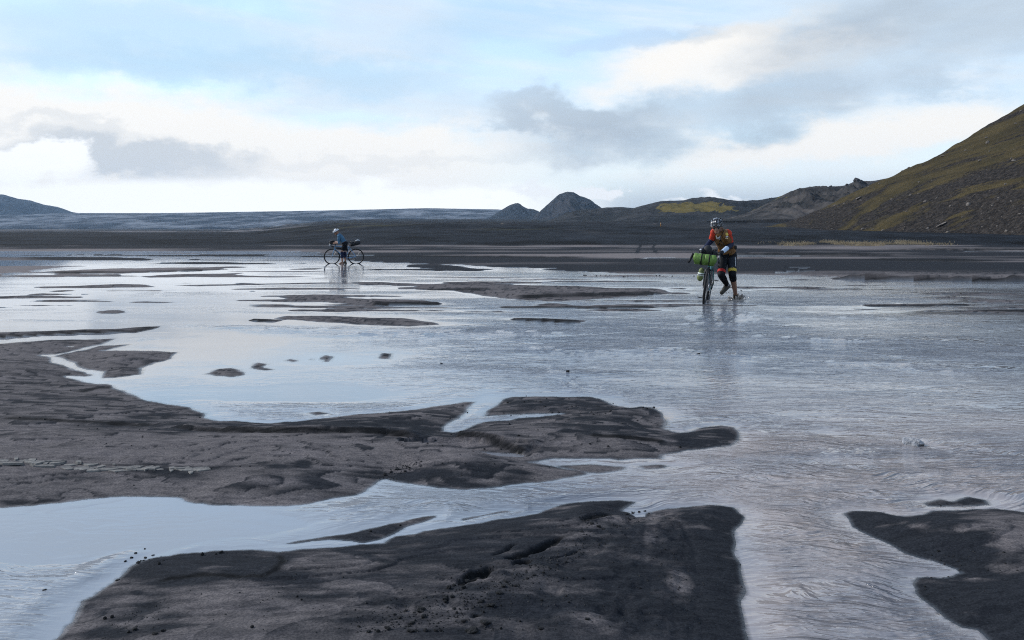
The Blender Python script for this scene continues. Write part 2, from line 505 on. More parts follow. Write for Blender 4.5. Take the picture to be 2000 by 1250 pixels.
def ground_height(X, Y):
    Z = np.full(X.shape, -0.062)
    SD = np.full(X.shape, -9.0)
    near = Y < 135
    nr = int(near[:, 0].sum())
    x, y = X[:nr], Y[:nr]
    wob = (fbm(x * 9 / (1 + y * .16), y * 9 / (1 + y * .16), 4) * 0.007 + fbm(x * 34 / (1 + y * .3), y * 34 / (1 + y * .3), 4, .6) * 0.0042) * y ** 1.15
    wob += fbm(x * .8, y * .22, 3) * .045 * y * ss(y, 9, 16)
    sd = np.full(x.shape, -9.0)
    hh = np.full(x.shape, -0.062)
    for P, h in BARS:
        m = 1.5
        x0, y0 = P.min(0) - m
        x1, y1 = P.max(0) + m
        k = (x > x0) & (x < x1) & (y > y0) & (y < y1)
        if not k.any():
            continue
        d = poly_sd(P, x[k], y[k]) + wob[k] * (0.6 if h > .02 else .25)
        slope = np.minimum(.42 * CAM_H / y[k], .14)
        z = np.where(d > 0, h * (1 - np.exp(-d * slope / h)), np.maximum(d * slope * 1.2, -.062))
        hh[k] = np.maximum(hh[k], z)
        sd[k] = np.maximum(sd[k], d)
    inner = ss(sd, 0, .25 + y * .02)
    # low dunes, lobes and rills on the bars
    dune = fbm(x * .9 + y * .35, y * 2.1, 4) * .016 + fbm(x * 3.5 + y * 1.2, y * 8, 4) * .0045 + fbm(x * 14, y * 18, 3) * .0016
    hh += inner * dune * np.clip(1.3 - y / 40, 0.15, 1)
    lay = sediment(x, y)
    hh += inner * np.maximum(np.floor(lay) + ss(lay - np.floor(lay), .0, .12) + 1.0, -.3) * .0065 * np.clip(1.3 - y / 30, 0, 1)
    # braided stripes on the far flats
    flat = ss(y, 34, 50) * inner
    hh += flat * (fbm(x / 22 + y * .03, y / 10, 4) * .13 - .030)
    for P in POOLS:
        d = poly_sd(P, x, y)
        hh = np.where(d > -.1, np.minimum(hh, np.where(d > 0, -.01 - d * .1, -d * .25)), hh)
    face = np.zeros(x.shape)
    for P, drop, reach in LEDGES:
        x0, y0 = P.min(0) - reach * 2
        x1, y1 = P.max(0) + reach * 2
        k = (x > x0) & (x < x1) & (y > y0) & (y < y1)
        if not k.any():
            continue
        xk, yk = x[k], y[k]
        wv = .004 * yk
        d, side, al = line_sd(P, xk + wv * fbm(xk * 5, yk * 5, 3), yk + wv * fbm(xk * 4 + 50, yk * 4, 3))
        t = d * side
        endf = ss(al, 0, .08) * ss(1 - al, 0, .08) * (.65 + .35 * fbm(xk * 2, yk * 2, 2))
        w = np.maximum(np.maximum(.004, .0028 * yk), yk * yk * 5e-4)
        step = ss(t, -w, w)
        hh[k] += drop * endf * step * np.exp(-np.maximum(t, 0) / reach * 1.6)
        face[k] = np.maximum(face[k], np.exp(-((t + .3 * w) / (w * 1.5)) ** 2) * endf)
    Z[:nr], SD[:nr] = hh, sd
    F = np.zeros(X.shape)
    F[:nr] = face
    # the plain beyond: dark gravel terrace, hummocks, rising outwash
    u = X / Y
    T = ss(u + .03 * fbm(X / 30, Y / 60, 3), -.31, -.15)
    left = np.interp(Y, [100, 125, 200, 400, 800, 1500, 3000, 5000, 14000], [.0, .03, .5, 2.2, 5.2, 11, 26, 46, 150])
    mid = np.interp(Y, [100, 122, 128, 160, 200, 300, 450, 1000, 3000, 14000], [.0, .05, .35, 1.35, 2.3, 4.6, 7.4, 16.0, 60, 220])
    far = left * (1 - T) + mid * T
    hum = (fbm(X / 38, Y / 60, 5) * 1.1 + ridged(X / 14, Y / 22, 3) * .25) * ss(Y, 130, 260) * (.25 + .75 * T) * np.clip(Y / 300, .6, 3)
    far = far + hum * np.clip(1.4 - Y / 1500, .25, 1) + fbm(X / 4, Y / 6, 3) * .05 * ss(Y, 120, 150)
    b = ss(Y, 112, 126)
    Z = Z * (1 - b) + far * b
    return Z, SD, F, T


X, Y = fan(rows_near + rows_far, ucols)
Z, SD, FACE, TT = ground_height(X, Y)
PXX = 1000 + F_PX * X / Y

# churned pits and clod fields in front (real hollows)
PITS = [(935, 1148, 42, 13, -.25, 1), (915, 1162, 26, 8, -.2, .8), (1030, 1100, 60, 13, -.32, 1), (1075, 1080, 34, 9, -.35, 1), (1020, 1125, 30, 10, -.3, .7), (985, 1092, 34, 5, -.45, .6), (1160, 1032, 34, 7, -.35, .6),
        (1240, 1000, 24, 4, -.1, .7), (930, 1240, 20, 5, -.3, .5), (1108, 1108, 40, 3, -.4, .5)]
n4 = int((Y[:, 0] < 4.6).sum())
pit = blobs_field(PITS, X[:n4], Y[:n4])
pit = np.clip(pit * 1.1 + fbm(X[:n4] * 26, Y[:n4] * 26, 4, .6) * .75 * ss(pit, 0, .3), 0, 1.2)

rough = blobs_field([(960, 1150, 150, 50, -.35, 1), (800, 1215, 140, 40, -.1, .8), (1090, 1090, 80, 30, -.35, .8)], X[:n4], Y[:n4])
inland = ss(SD[:n4], .05, .3)
Z[:n4] += inland * (-.022 * np.clip(pit, 0, 1.2) + np.clip(rough, 0, 1) * (fbm(X[:n4] * 22, Y[:n4] * 22, 4) * .012) )
# wheel ruts: a broad tread band running away from the camera on the right of the near bar
RUTS = [([(1200, 1290), (1235, 1150), (1262, 1060), (1280, 1000)], .09), ([(1330, 1290), (1335, 1150), (1330, 1060), (1322, 1005)], .07), ([(1010, 1300), (1120, 1130), (1190, 1060), (1240, 1015)], .05),
        ([(1255, 472.5), (1242, 500), (1250, 522)], .16), ([(1280, 472), (1275, 488), (1300, 515)], .16), ([(1330, 474), (1400, 480), (1450, 500), (1540, 520)], .9)]
rut = np.zeros(X.shape)
treads = np.zeros(X.shape)
for q, w in RUTS:
    P = np.array([gp(*p) for p in q])
    k = slice(0, int((Y[:, 0] < 150).sum()))
    d, side, al = line_sd(P, X[k], Y[k])
    f = np.exp(-(d / w) ** 4) * ss(al, 0, .05) * ss(1 - al, 0, .05)
    rut[k] = np.maximum(rut[k], f)
    if w < .1:
        treads[k] += f * (fbm(X[k] * 30, Y[k] * 16, 3) * .010 - .006)
Z += treads

# base colour of each kind of ground
sand = np.array([.106, .097, .097])
damp = np.array([.017, .019, .023])
gravel = np.array([.0095, .0115, .0145])
silt = np.array([.17, .15, .145])
lay = sediment(X, Y)
lay_f = lay - np.floor(lay)
tone = fbm(X * .55 + Y * .25, Y * 1.5, 5) * .5 + fbm(X * 2.2 + Y, Y * 7, 4) * .28 + fbm(X * 9 + Y * 3, Y * 26, 3) * .22 + ((.5 - lay_f) * .55 + .5 * np.exp(-(lay_f / .05) ** 2)) * (.3 + .7 * ss(Y, 3.6, 4.6))
stripes = fbm(X / 26 + Y * .03, Y / 11, 5) + .5 * fbm(X / 9, Y / 4, 3)
DARK = [(557, 922, 62, 13, 0, 1.0), (400, 735, 70, 12, 0, .0), (330, 815, 150, 10, -.05, .5), (100, 770, 160, 20, 0, .4), (200, 803, 260, 7, .03, .45), (560, 835, 160, 14, -.02, .7), (760, 850, 140, 26, 0, .7), (860, 935, 200, 22, -.06, .65),
        (1100, 790, 110, 14, 0, .5), (1180, 850, 120, 24, .05, .55), (1385, 855, 60, 24, 0, 1.2), (1240, 860, 50, 18, -.3, .5), (320, 930, 90, 10, -.03, .5), (60, 980, 90, 8, -.05, .8), (640, 890, 110, 10, -.06, .4), (100, 905, 60, 12, 0, .3),
        (400, 1110, 150, 32, 0, .9), (420, 1150, 130, 10, 0, .5), (250, 1200, 90, 26, -.4, .5), (900, 1040, 280, 20, -.1, .8), (1170, 1000, 110, 22, 0, .9), (700, 1095, 60, 9, .35, .8), (1390, 1080, 70, 110, 0, 1.0), (1230, 1180, 60, 90, .1, .55),
        (1400, 1220, 60, 60, 0, .8), (1830, 1060, 150, 50, .1, 1.3), (1940, 1180, 130, 80, 0, 1.2), (1700, 1015, 60, 18, 0, .8), (1000, 1230, 120, 30, -.2, .4), (600, 1180, 90, 30, .2, .3), (300, 1235, 120, 20, -.1, .5)]
LIGHT = [(1330, 1150, 40, 26, 0, .9), (640, 1120, 90, 34, 0, .35), (300, 960, 150, 12, 0, .4), (120, 700, 110, 14, 0, .3), (1160, 875, 60, 7, .1, .5), (1130, 1070, 50, 9, -.3, .5), (1270, 1060, 16, 60, .12, .4)]
dk = np.zeros(X.shape)
lt = np.zeros(X.shape)
nn = int((Y[:, 0] < 14).sum())
dk[:nn] = blobs_field(DARK, X[:nn], Y[:nn])
lt[:nn] = blobs_field(LIGHT, X[:nn], Y[:nn])
grit = fbm(X * 7 + Y * 2, Y * 12, 4)
dk *= np.clip(.75 + 1.1 * grit, 0, 1.6)
dampf = ss(tone - lt * .6 + dk * .6 + .25 * grit + .22 * (Y < 4.4), -.16, .52)
flatz = ss(Y, 22, 31)
dampf = dampf * (1 - flatz) + ss(stripes + .35 * ss(rut, .3, .8), -.12, .16) * flatz
dampf = np.maximum(dampf, np.clip(FACE * 1.3, 0, 1))  # step faces take the same dark tone
dampf = np.maximum(dampf, np.clip(.45 + 1.2 * grit, 0, .85) * ss(Z, .007, .001) * (Y < 110))
dampf[:n4] = np.maximum(dampf[:n4], np.clip(pit, 0, 1))
near_black = np.clip(FACE * 1.4, 0, 1)  # near-black colour along the near side of each step
near_black[:n4] = np.maximum(near_black[:n4], np.clip(pit * 2.2 - .25, 0, 1))  # churned pits: black mud
silty = ss(-stripes, .14, .34) * flatz * .8
base = sand * (1 - dampf[..., None]) + damp * dampf[..., None]
base = base * (1 - silty[..., None]) + silt * silty[..., None]
base = base * (1 - near_black[..., None]) + np.array([.009, .0095, .010]) * near_black[..., None]
gv = ss(Y + fbm(X / 25, Y / 25, 3) * 4, 119, 124)
hump = ridged(X / 30, Y / 55, 4) - .62
gcol = gravel * (1.15 + 1.3 * np.clip(fbm(X / 9, Y / 18, 4), -.5, 1) + .9 * np.clip(fbm(X / 2.2, Y / 5, 3), -.4, 1))[..., None]
# paler ash, silt strips and thin moss farther out
ash = ss(fbm(X / 60, Y / 90, 4) + .25 * TT, .12, .4) * ss(Y, 180, 300) * .55
gcol = gcol * (1 - ash[..., None]) + np.array([.024, .025, .028]) * ash[..., None]
crest = np.clip(ss(hump, .02, .22) * ss(Y, 150, 220) * (.5 + fbm(X / 3, Y / 8, 3)), 0, 1) * (.3 + .7 * TT)
gcol = gcol * (1 - crest[..., None]) + np.array([.036, .036, .038]) * crest[..., None]
lft = (1 - TT) * ss(Y, 500, 900)
wash = ss(fbm(X / 300, Y / 60, 4), .02, .3) * lft
gcol = gcol * (1 - wash[..., None]) + np.array([.15, .14, .14]) * wash[..., None]
moss = ss(fbm(X / 45 + 5, Y / 60, 4), .3, .55) * TT * ss(Y, 170, 260) * .4
gcol = gcol * (1 - moss[..., None]) + np.array([.06, .058, .03]) * moss[..., None]
base = base * (1 - gv[..., None]) + gcol * gv[..., None]
film = ss(Z, .0028, .0002) * (Y < 110)
rough_f = np.where(gv > .5, .95, .92 - .62 * film)

gm, q = material('black_sand')
pos = q.n('ShaderNodeNewGeometry').outputs['Position']
tint = q.attr('tint')['Color']
n_grain = q.noise(pos, 120, 3, .7)
n_mid = q.noise(q.vmul(pos, (1, 2.2, 1)), 14, 6, .62, .4)
n_big = q.noise(q.vmul(pos, (1, 3, 1)), 2.1, 6, .6, .8)
c = q.mix(q.sstep(n_mid, .38, .68, 0, .7), tint, q.mix(1.0, tint, (.48, .50, .54), 'MULTIPLY'))
c = q.mix(q.sstep(n_big, .42, .68, 0, .55), c, q.mix(1.0, c, (1.35, 1.34, 1.36), 'MULTIPLY'))
c = q.mix(q.sstep(n_grain, .36, .64), q.mix(1.0, c, (.74, .75, .77), 'MULTIPLY'), q.mix(1.0, c, (1.36, 1.34, 1.32), 'MULTIPLY'))
peb = q.voro(pos, 38)
dots = q.mul(q.mul(q.sstep(peb['Distance'], .20, .10), q.sstep(q.sep(pos)[1], 9.0, 6.0)), q.sstep(q.noise(pos, 3.0, 3), .56, .68))
c = q.mix(q.mul(dots, .75), c, (.012, .013, .015))
h = q.add(q.add(q.mul(n_grain, .0020), q.mul(n_mid, .008)), q.add(q.mul(dots, .003), q.mul(q.noise(q.vmul(pos, (1, 2, 1)), 60, 4, .6), .0022)))
q.principled(c, q.attr('gloss')['Fac'], q.bump(h, .9, 1.0), spec=q.attr('wet')['Fac'])
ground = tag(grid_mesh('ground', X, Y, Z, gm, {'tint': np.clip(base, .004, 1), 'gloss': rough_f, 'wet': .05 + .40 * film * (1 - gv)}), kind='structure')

# ------------------------------------------------------------------ river
Xw, Yw = X[:len(rows_near) + 3, ::2], Y[:len(rows_near) + 3, ::2]
SDw = SD[:Xw.shape[0], ::2]
CHOP = [(760, 652, 260, 10, .02, 1.0), (1000, 650, 200, 12, .0, .6), (1370, 690, 140, 9, .05, 1.0), (1440, 692, 40, 5, 0, 1.0), (1130, 690, 140, 14, .06, .8), (1180, 765, 120, 10, .1, .5), (1110, 745, 60, 18, .8, .5), (480, 640, 220, 6, .02, .7),
        (350, 575, 110, 8, .0, .7), (860, 535, 240, 4, .03, .9), (1100, 537, 200, 4, .02, .7), (1580, 660, 220, 8, .03, .7), (1750, 715, 260, 14, .05, .6), (1660, 880, 70, 12, .1, .8), (1150, 965, 120, 9, -.08, .9), (700, 985, 60, 10, -.2, .8), (60, 1190, 130, 50, -.6, .5),
        (200, 1110, 90, 20, -.4, .8), (320, 1090, 60, 8, -.3, .8), (1500, 575, 200, 4, 0, .5), (1700, 620, 250, 6, .02, .6), (150, 626, 180, 3, 0, .5), (1960, 640, 160, 8, 0, .4), (672, 522, 60, 4, 0, .8), (1405, 610, 120, 40, 0, .8), (672, 530, 80, 9, 0, .6)]
CALM = [(420, 668, 140, 12, 0, 1.0), (560, 770, 260, 18, 0, .6), (640, 700, 200, 14, 0, .6), (300, 1005, 380, 34, 0, 1.1), (100, 1050, 260, 60, 0, .9), (560, 1030, 200, 26, -.1, .6), (1620, 850, 60, 18, .2, .9), (930, 810, 60, 40, -.6, 1.0), (1040, 815, 60, 8, 0, 1.0), (1320, 920, 130, 26, -.1, .5),
        (1150, 900, 120, 8, 0, 1.), (700, 631, 330, 4, 0, 1.), (1800, 610, 260, 6, 0, .6), (1650, 600, 250, 4, 0, .7), (150, 720, 60, 20, .4, 1.), (200, 655, 250, 6, 0, 1.), (1840, 1110, 60, 20, .3, .9), (1870, 970, 90, 12, 0, .9), (120, 590, 200, 14, 0, .6),
        (1500, 645, 180, 3, 0, .8), (860, 1025, 120, 10, -.2, .6), (1810, 870, 70, 10, .3, .7)]
chop = blobs_field(CHOP, Xw, Yw, 1.5)
calm = blobs_field(CALM, Xw, Yw, 1.1)
flow = fbm(Xw * .22 + 3, Yw * .6, 5)
riff = (.25 + .75 * ss(1000 + F_PX * Xw / Yw, 350, 1050)) * ss(fbm(Xw * .16 + 11, Yw * .42, 5) + .55 * np.exp(-((1000 + F_PX * Xw / Yw - 1150) / 520) ** 2 - ((HZ + F_PX * CAM_H / Yw - 670) / 75) ** 2), .12, .45)
pxw = 1000 + F_PX * Xw / Yw
rip = np.clip(.10 + .36 * ss(pxw, 500, 1300) + 1.25 * riff + .3 * flow + .8 * chop - .75 * calm, .03, 2.0)
rip = rip * np.clip(6.0 / Yw, .10, 1.3) * (.35 + .65 * np.maximum(ss(pxw, 300, 1000), ss(Yw, 12, 7))) + .30 * np.clip(chop, 0, 1.2) * np.clip(9.0 / Yw, .3, 1)
shore = ss(-SDw, .0, .12 + Yw * .018)
rip *= (.12 + .88 * shore)
edge = ss(-SDw, .01, .3)
lumps = (ridged(Xw * 1.6 + Yw * .3, Yw * 3.4, 4) - .62) * .06 + fbm(Xw * 7, Yw * 11, 3) * .012
Zw = edge * (np.clip(chop, 0, 1.3) * lumps * np.clip(1.3 - Yw / 26, .12, 1.0) + fbm(Xw * .8, Yw * 2.2, 3) * .006 * np.clip(rip, 0, 1) * np.clip(4.0 / Yw, .04, 1))
wm, q = material('silty_river_water')
pos = q.n('ShaderNodeNewGeometry').outputs['Position']
px_, py_, pz_ = q.sep(pos)
r = q.attr('ripple')['Fac']
bend = q.mul(q.sub(q.noise(q.vmul(pos, (1, 1, 0)), .8, 3), .5), .9)
pw = q.xyz(q.add(px_, q.mul(bend, .5)), q.add(py_, bend), 0.0)
n1 = q.m('ABSOLUTE', q.sub(q.noise(q.vmul(pw, (3.4, 12.0, 1)), 1.0, 3, .55, .4), .5))
n2 = q.noise(q.vmul(pw, (9.0, 24.0, 1)), 1.0, 3, .5, .4)
n3 = q.noise(q.vmul(pw, (.9, 2.6, 1)), 1.0, 4, .55, .5)
hw = q.mul(r, q.add(q.add(q.mul(n1, -.040), q.mul(n2, .012)), q.mul(n3, .03)))
silt_n = q.noise(q.vmul(pos, (.5, 1.6, 1)), 1.0, 5, .6, .5)
wc = q.mix(q.sstep(silt_n, .35, .7), (.105, .125, .158), (.165, .178, .202))
wc = q.mix(q.attr('pale')['Fac'], wc, (.235, .258, .285))
wc = q.mix(q.mul(q.attr('silt')['Fac'], q.sstep(silt_n, .30, .62, .35, 1.0)), wc, (.285, .255, .246))
nrm_w = q.bump(hw, 1.0, 1.0)
pb = q.principled(wc, .045, nrm_w, ior=1.333, spec=.5)
fr_ = q.n('ShaderNodeFresnel')
fr_.inputs['IOR'].default_value = 1.333
q.link(nrm_w, fr_.inputs['Normal'])
gls = q.n('ShaderNodeBsdfGlossy')
gls.inputs['Roughness'].default_value = .03
q.link(nrm_w, gls.inputs['Normal'])
thin, fin = q.n('ShaderNodeMixShader'), q.n('ShaderNodeMixShader')
q.link(fr_.outputs[0], thin.inputs[0])
q.link(q.n('ShaderNodeBsdfTransparent').outputs[0], thin.inputs[1])
q.link(gls.outputs[0], thin.inputs[2])
q.link(q.attr('clear')['Fac'], fin.inputs[0])
q.link(pb.outputs[0], fin.inputs[1])
q.link(thin.outputs[0], fin.inputs[2])
q.link(fin.outputs[0], q.t.nodes['Material Output'].inputs['Surface'])
river = tag(grid_mesh('river_water', Xw, Yw, Zw, wm, {'ripple': rip, 'silt': ss(Xw / Yw + .08 * flow, -.05, .30) * ss(Yw, 9, 4.2), 'pale': ss(Xw / Yw + .06 * flow, .05, -.12) * ss(Yw, 12, 7), 'clear': np.clip(1 + Z[:Xw.shape[0], ::2] / (.0006 + .0013 * np.clip(.5 + flow, 0, 1)), 0, 1) * ss(Yw, 14, 9) * .75}), kind='structure')


# ================================================================== HILLS AND MOUNTAINS
def rock_mat(name, dark, pale, moss=None, moss_lo=.5, moss_hi=.6, scale=.05, stretch=(1, 1, 1), bump=1.0, pale_k=.6, speck=0.0):
    m, q = material(name)
    pos = q.n('ShaderNodeNewGeometry').outputs['Position']
    p = q.vmul(pos, stretch)
    a = q.noise(p, scale, 8, .62, .5)
    b = q.noise(p, scale * 6, 6, .65)
    c = q.mix(q.sstep(a, .40, .66, 0, pale_k), dark, pale)
    c = q.mix(q.sstep(b, .35, .7, .0, .6), c, q.mix(1.0, c, (.45, .46, .50), 'MULTIPLY'))
    if moss:
        mm = q.add(q.attr('moss')['Fac'], q.add(q.mul(q.sub(q.noise(p, scale * 2.2, 8, .68, .6), .5), 1.6), q.mul(q.sub(q.noise(p, scale * 16, 4, .6), .5), .5)))
        c = q.mix(q.sstep(mm, moss_lo, moss_hi), c, q.mix(q.noise(p, scale * 9, 4, .6), moss[0], moss[1]))
    if speck:
        v = q.noise(pos, speck, 3, .7)
        c = q.mix(q.sstep(v, .60, .70, 0, .8), c, (.19, .17, .155))
        c = q.mix(q.sstep(q.noise(pos, speck * .7, 4, .75), .57, .66, 0, .7), c, (.012, .014, .016))
    q.principled(c, .95, q.bump(q.add(a, q.mul(b, .4)), bump, .35 / scale * .2), spec=.04)
    return m


def ridge(name, sil, d_ridge, d_front, z_front_px, mat, cols=160, rows=60, prof=1.0, amp=.05, gully=.0, fr=1.0, seed=0., moss=None, back=1.5, d_skew=0.0, label=None):
    """a hill as a height field: foot, face, crest along the skyline, far side"""
    sil = np.array(sil, float)
    px = np.linspace(sil[0, 0], sil[-1, 0], cols)
    sy = np.interp(px, sil[:, 0], sil[:, 1])
    u = (px - 1000) / F_PX
    s = np.concatenate([np.linspace(0, 1, rows), np.linspace(1, 2, rows // 2)[1:]])[:, None]
    t = np.linspace(-1, 1, cols)[None, :]
    Dr = d_ridge + d_skew * t
    Yh = np.where(s <= 1, d_front + s * (Dr - d_front), Dr + (s - 1) * (Dr - d_front) * back)
    Xh = u[None] * Yh
    zr = CAM_H + (HZ - sy[None]) / F_PX * Dr
    zf = CAM_H + (HZ - z_front_px) / F_PX * d_front
    sc = d_ridge / F_PX
    p = np.where(s <= 1, s ** prof, np.cos((s - 1) * math.pi / 2) ** 1.2)
    hgt = np.maximum(zr - zf, 0)
    w = np.sin(np.clip(s, 0, 1) * math.pi) + .12 * s
    nx, ny = Xh / (60 * sc) * fr, Yh / (60 * sc) * fr
    n = fbm(nx + seed, ny * .5 + seed, 6, .55) * amp * 4 + (ridged(nx * 1.7 + seed + ny * .15, ny * .12 + seed, 4) - .6) * gully * 4
    Zh = zf + hgt * p + hgt * n * w * .5
    Zh = np.where(s > 1.98, zf - 2, Zh)
    Zh = np.where(s < .001, zf - .03 * d_front, Zh)
    Zh = np.maximum(Zh, -.5)
    at_ = {}
    if moss is not None:
        at_['moss'] = moss(1000 + F_PX * Xh / Yh, HZ - (Zh - CAM_H) / Yh * F_PX, s + 0 * Xh)
    return tag(grid_mesh(name, Xh, Yh, Zh, mat, at_), label, kind='structure')


m_peak = rock_mat('basalt_scree', (.014, .018, .025), (.046, .044, .047), scale=.006, pale_k=.8, bump=1.0)
m_peak2 = rock_mat('dark_basalt', (.016, .022, .031), (.040, .042, .048), scale=.006, pale_k=.6)
m_dark = rock_mat('black_ash_slope', (.022, .025, .028), (.058, .058, .060), ((.080, .066, .024), (.115, .092, .034)), .5, .62, scale=.018, stretch=(1, 1, 1.6))
m_rocky = rock_mat('mossy_rock_slope', (.026, .028, .030), (.105, .095, .090), ((.075, .068, .022), (.13, .105, .03)), .46, .6, scale=.035, pale_k=.7)
m_lava = rock_mat('frosted_lava', (.018, .026, .040), (.21, .225, .25), scale=.0055, stretch=(1, .35, 7), pale_k=.9)
m_far = rock_mat('far_mountain_rock', (.014, .021, .034), (.032, .042, .058), scale=.004, pale_k=.6)

ridge('mountain', [(-420, 372), (-250, 362), (-130, 370), (-60, 369), (-20, 377), (10, 380), (35, 389), (60, 391), (85, 400), (112, 404), (140, 414), (175, 420), (240, 436)], 7600, 6300, 442, m_far, 140, 60, 1.0, .10, .16, 1.5, 3.1)
ridge('lava_plateau', [(-600, 424), (0, 420), (150, 416), (330, 416), (520, 413), (640, 411), (700, 409.5), (830, 406.5), (927, 408), (972, 409), (1030, 414), (1120, 424), (1200, 432)], 6200, 4300, 447, m_lava, 260, 70, .75, .035, .015, 3.0, 9.7, back=.6)
ridge('peak', [(900, 434), (953, 427), (979, 410.5), (990, 404), (999, 399.5), (1006, 397), (1012, 396), (1016, 398), (1021, 403), (1031, 407.5), (1042, 408.3), (1051, 412), (1068, 423), (1085, 432)], 4100, 3300, 431, m_peak2, 150, 60, .85, .08, .16, 2.4, 1.3, back=1.0)
ridge('peak', [(1012, 436), (1030, 431), (1040, 426), (1057, 410), (1070, 399), (1080, 390.6), (1087, 384), (1093, 379.5), (1099, 378.5), (1104, 376.5), (1110, 375.8), (1120, 376.5), (1127, 380), (1133, 382.8), (1145, 386), (1152, 389), (1158, 393), (1162, 398), (1173, 405), (1200, 420), (1230, 434)], 3600, 2800, 432, m_peak, 190, 80, .85, .10, .24, 2.2, 6.6, back=1.0)
ridge('hill', [(1040, 440), (1062, 434), (1080, 427), (1106, 415), (1125, 411), (1148, 408.5), (1187, 404.8), (1215, 404.6), (1240, 406), (1275, 412), (1320, 425), (1360, 438)], 1300, 900, 437, m_dark, 130, 50, .8, .08, .10, 1.6, 2.2, moss=lambda px, py, s: px * 0 - .6)
ridge('hill', [(1120, 440), (1190, 428), (1225, 411), (1252, 402.5), (1285, 394), (1310, 391.5), (1337, 390.6), (1352, 386.5), (1380, 385), (1400, 386.5), (1415, 389), (1441, 393), (1480, 392), (1506, 387), (1535, 381), (1600, 378), (1700, 382), (1800, 400)], 1050, 700, 438, m_dark, 200, 60, .8, .08, .10, 1.6, 12.2,
      moss=lambda px, py, s: np.exp(-((px - 1355 - (py - 405) * 1.5) / 100) ** 4 - ((py - 405 + (px - 1355) * .03) / 13) ** 4) * 1.75 - .75 + .7 * fbm(px / 16, py / 4, 4))
ridge('hill', [(1380, 436), (1431, 426), (1464, 414), (1480, 406), (1496, 398), (1515, 388), (1532, 380), (1545, 374), (1558, 369), (1584, 366), (1620, 366), (1649, 362.5), (1665, 357), (1700, 353), (1729, 349), (1800, 335), (1900, 330)], 560, 420, 432, m_rocky, 220, 70, .75, .12, .14, 2.0, 4.2,
      moss=lambda px, py, s: .1 - .5 * ss(px, 1590, 1660) + .3 * ss(s, .6, .9) - .5 * ss(s, .3, .1))

# the near hillside: one long slope rising to the right
m_slope, q = material('mossy_talus')
pos = q.n('ShaderNodeNewGeometry').outputs['Position']
uvw = q.xyz(q.attr('la')['Fac'], q.attr('lb')['Fac'], 0.0)
st = q.noise(q.vmul(uvw, (.035, .50, 1)), 1.0, 8, .62, .7)
st2 = q.noise(q.vmul(uvw, (.10, 1.4, 1)), 1.0, 7, .65, .5)
fine = q.noise(pos, 1.1, 6, .7)
tuft = q.noise(pos, 3.2, 4, .7)
rockc = q.mix(q.sstep(fine, .38, .66), (.016, .015, .015), (.052, .045, .040))
rockc = q.mix(q.sstep(q.noise(pos, 2.4, 3, .7), .62, .70, 0, .8), rockc, (.17, .15, .135))
mossc = q.mix(q.sstep(st2, .35, .65), (.044, .036, .022), (.086, .067, .034))
mossc = q.mix(q.sstep(q.noise(pos, .12, 4, .6), .5, .7, 0, .6), mossc, (.054, .046, .026))
mossc = q.mix(q.sstep(tuft, .45, .62, 0, .75), mossc, (.026, .026, .014))
mf = q.add(q.attr('moss')['Fac'], q.add(q.mul(q.sub(st, .5), 3.6), q.add(q.mul(q.sub(st2, .5), 1.7), q.mul(q.sub(fine, .5), .6))))
cc = q.mix(q.sstep(mf, -.08, .22), rockc, mossc)
q.principled(cc, .95, q.bump(q.add(q.mul(fine, .45), q.add(q.mul(tuft, .3), q.mul(st2, .8))), 1.0, 1.0), spec=.04)
sil = np.array([(1470, 446), (1490, 443.5), (1512, 439), (1545, 430), (1577, 418.5), (1610, 405), (1642, 388), (1675, 372.5), (1707, 359), (1740, 346), (1772, 328.5), (1805, 317), (1837, 301), (1870, 280), (1935, 240), (2000, 206), (2100, 148), (2300, 30), (2700, -190)], float)
bas = np.array([(1470, 449.5), (1545, 453), (1633, 454.5), (1675, 455), (1805, 456), (2000, 457), (2300, 459), (2700, 462)], float)
nc = 420
pxs = np.concatenate([np.linspace(1470, 2030, 340), np.linspace(2030, 2700, 81)[1:]])
us = (pxs - 1000) / F_PX
d_b = np.interp(pxs, [1470, 2000, 2700], [235, 165, 120])[None]
d_r = np.interp(pxs, [1470, 2000, 2700], [255, 222, 250])[None]
tt = np.concatenate([np.linspace(-.06, 1, 230), np.linspace(1, 1.9, 40)[1:]])[:, None]
zb = CAM_H + (HZ - np.interp(pxs, bas[:, 0], bas[:, 1])[None]) / F_PX * d_b
zt = CAM_H + (HZ - np.interp(pxs, sil[:, 0], sil[:, 1])[None]) / F_PX * d_r
Ys = np.where(tt <= 1, d_b + tt * (d_r - d_b), d_r + (tt - 1) * 70)
Zs = np.where(tt <= 1, zb + tt * (zt - zb), zt - (tt - 1) ** 1.4 * (zt - zb) * 1.3)
Xs = us[None] * Ys
la = Xs * .86 + Zs * .5                 # along the streaks
lb = Zs * .86 - Xs * .42                # across them
wgt = ss(zt - zb, 0, 3)
dsp = fbm(la / 30, lb / 3.2, 5) * .55 + fbm(Xs / 3, Zs / 2.2, 4) * .28 + (ridged(la / 48, lb / 7, 4) - .6) * 1.0
Zs = Zs + dsp * wgt * np.where(tt <= 1, np.clip(tt * 6 + .15, 0, 1), 1)
Zs = np.maximum(Zs, -.5)
ypx = HZ - (Zs - CAM_H) / Ys * F_PX
xpx = pxs[None] + 0 * ypx
linehi = np.interp(xpx, [1470, 1640, 1740, 1800, 1860, 2000, 2700], [470, 455, 425, 398, 372, 322, 100])      # foot of the moss cover
mossA = np.clip((linehi - ypx) / 60, -1.0, 1.0) * .26 + .0
mossA += .45 * np.exp(-((xpx - 1872) / 40) ** 2 - ((ypx - 425) / 26) ** 2)
slope = tag(grid_mesh('hillside', Xs, Ys, Zs, m_slope, {'la': la, 'lb': lb, 'moss': mossA}), kind='structure')


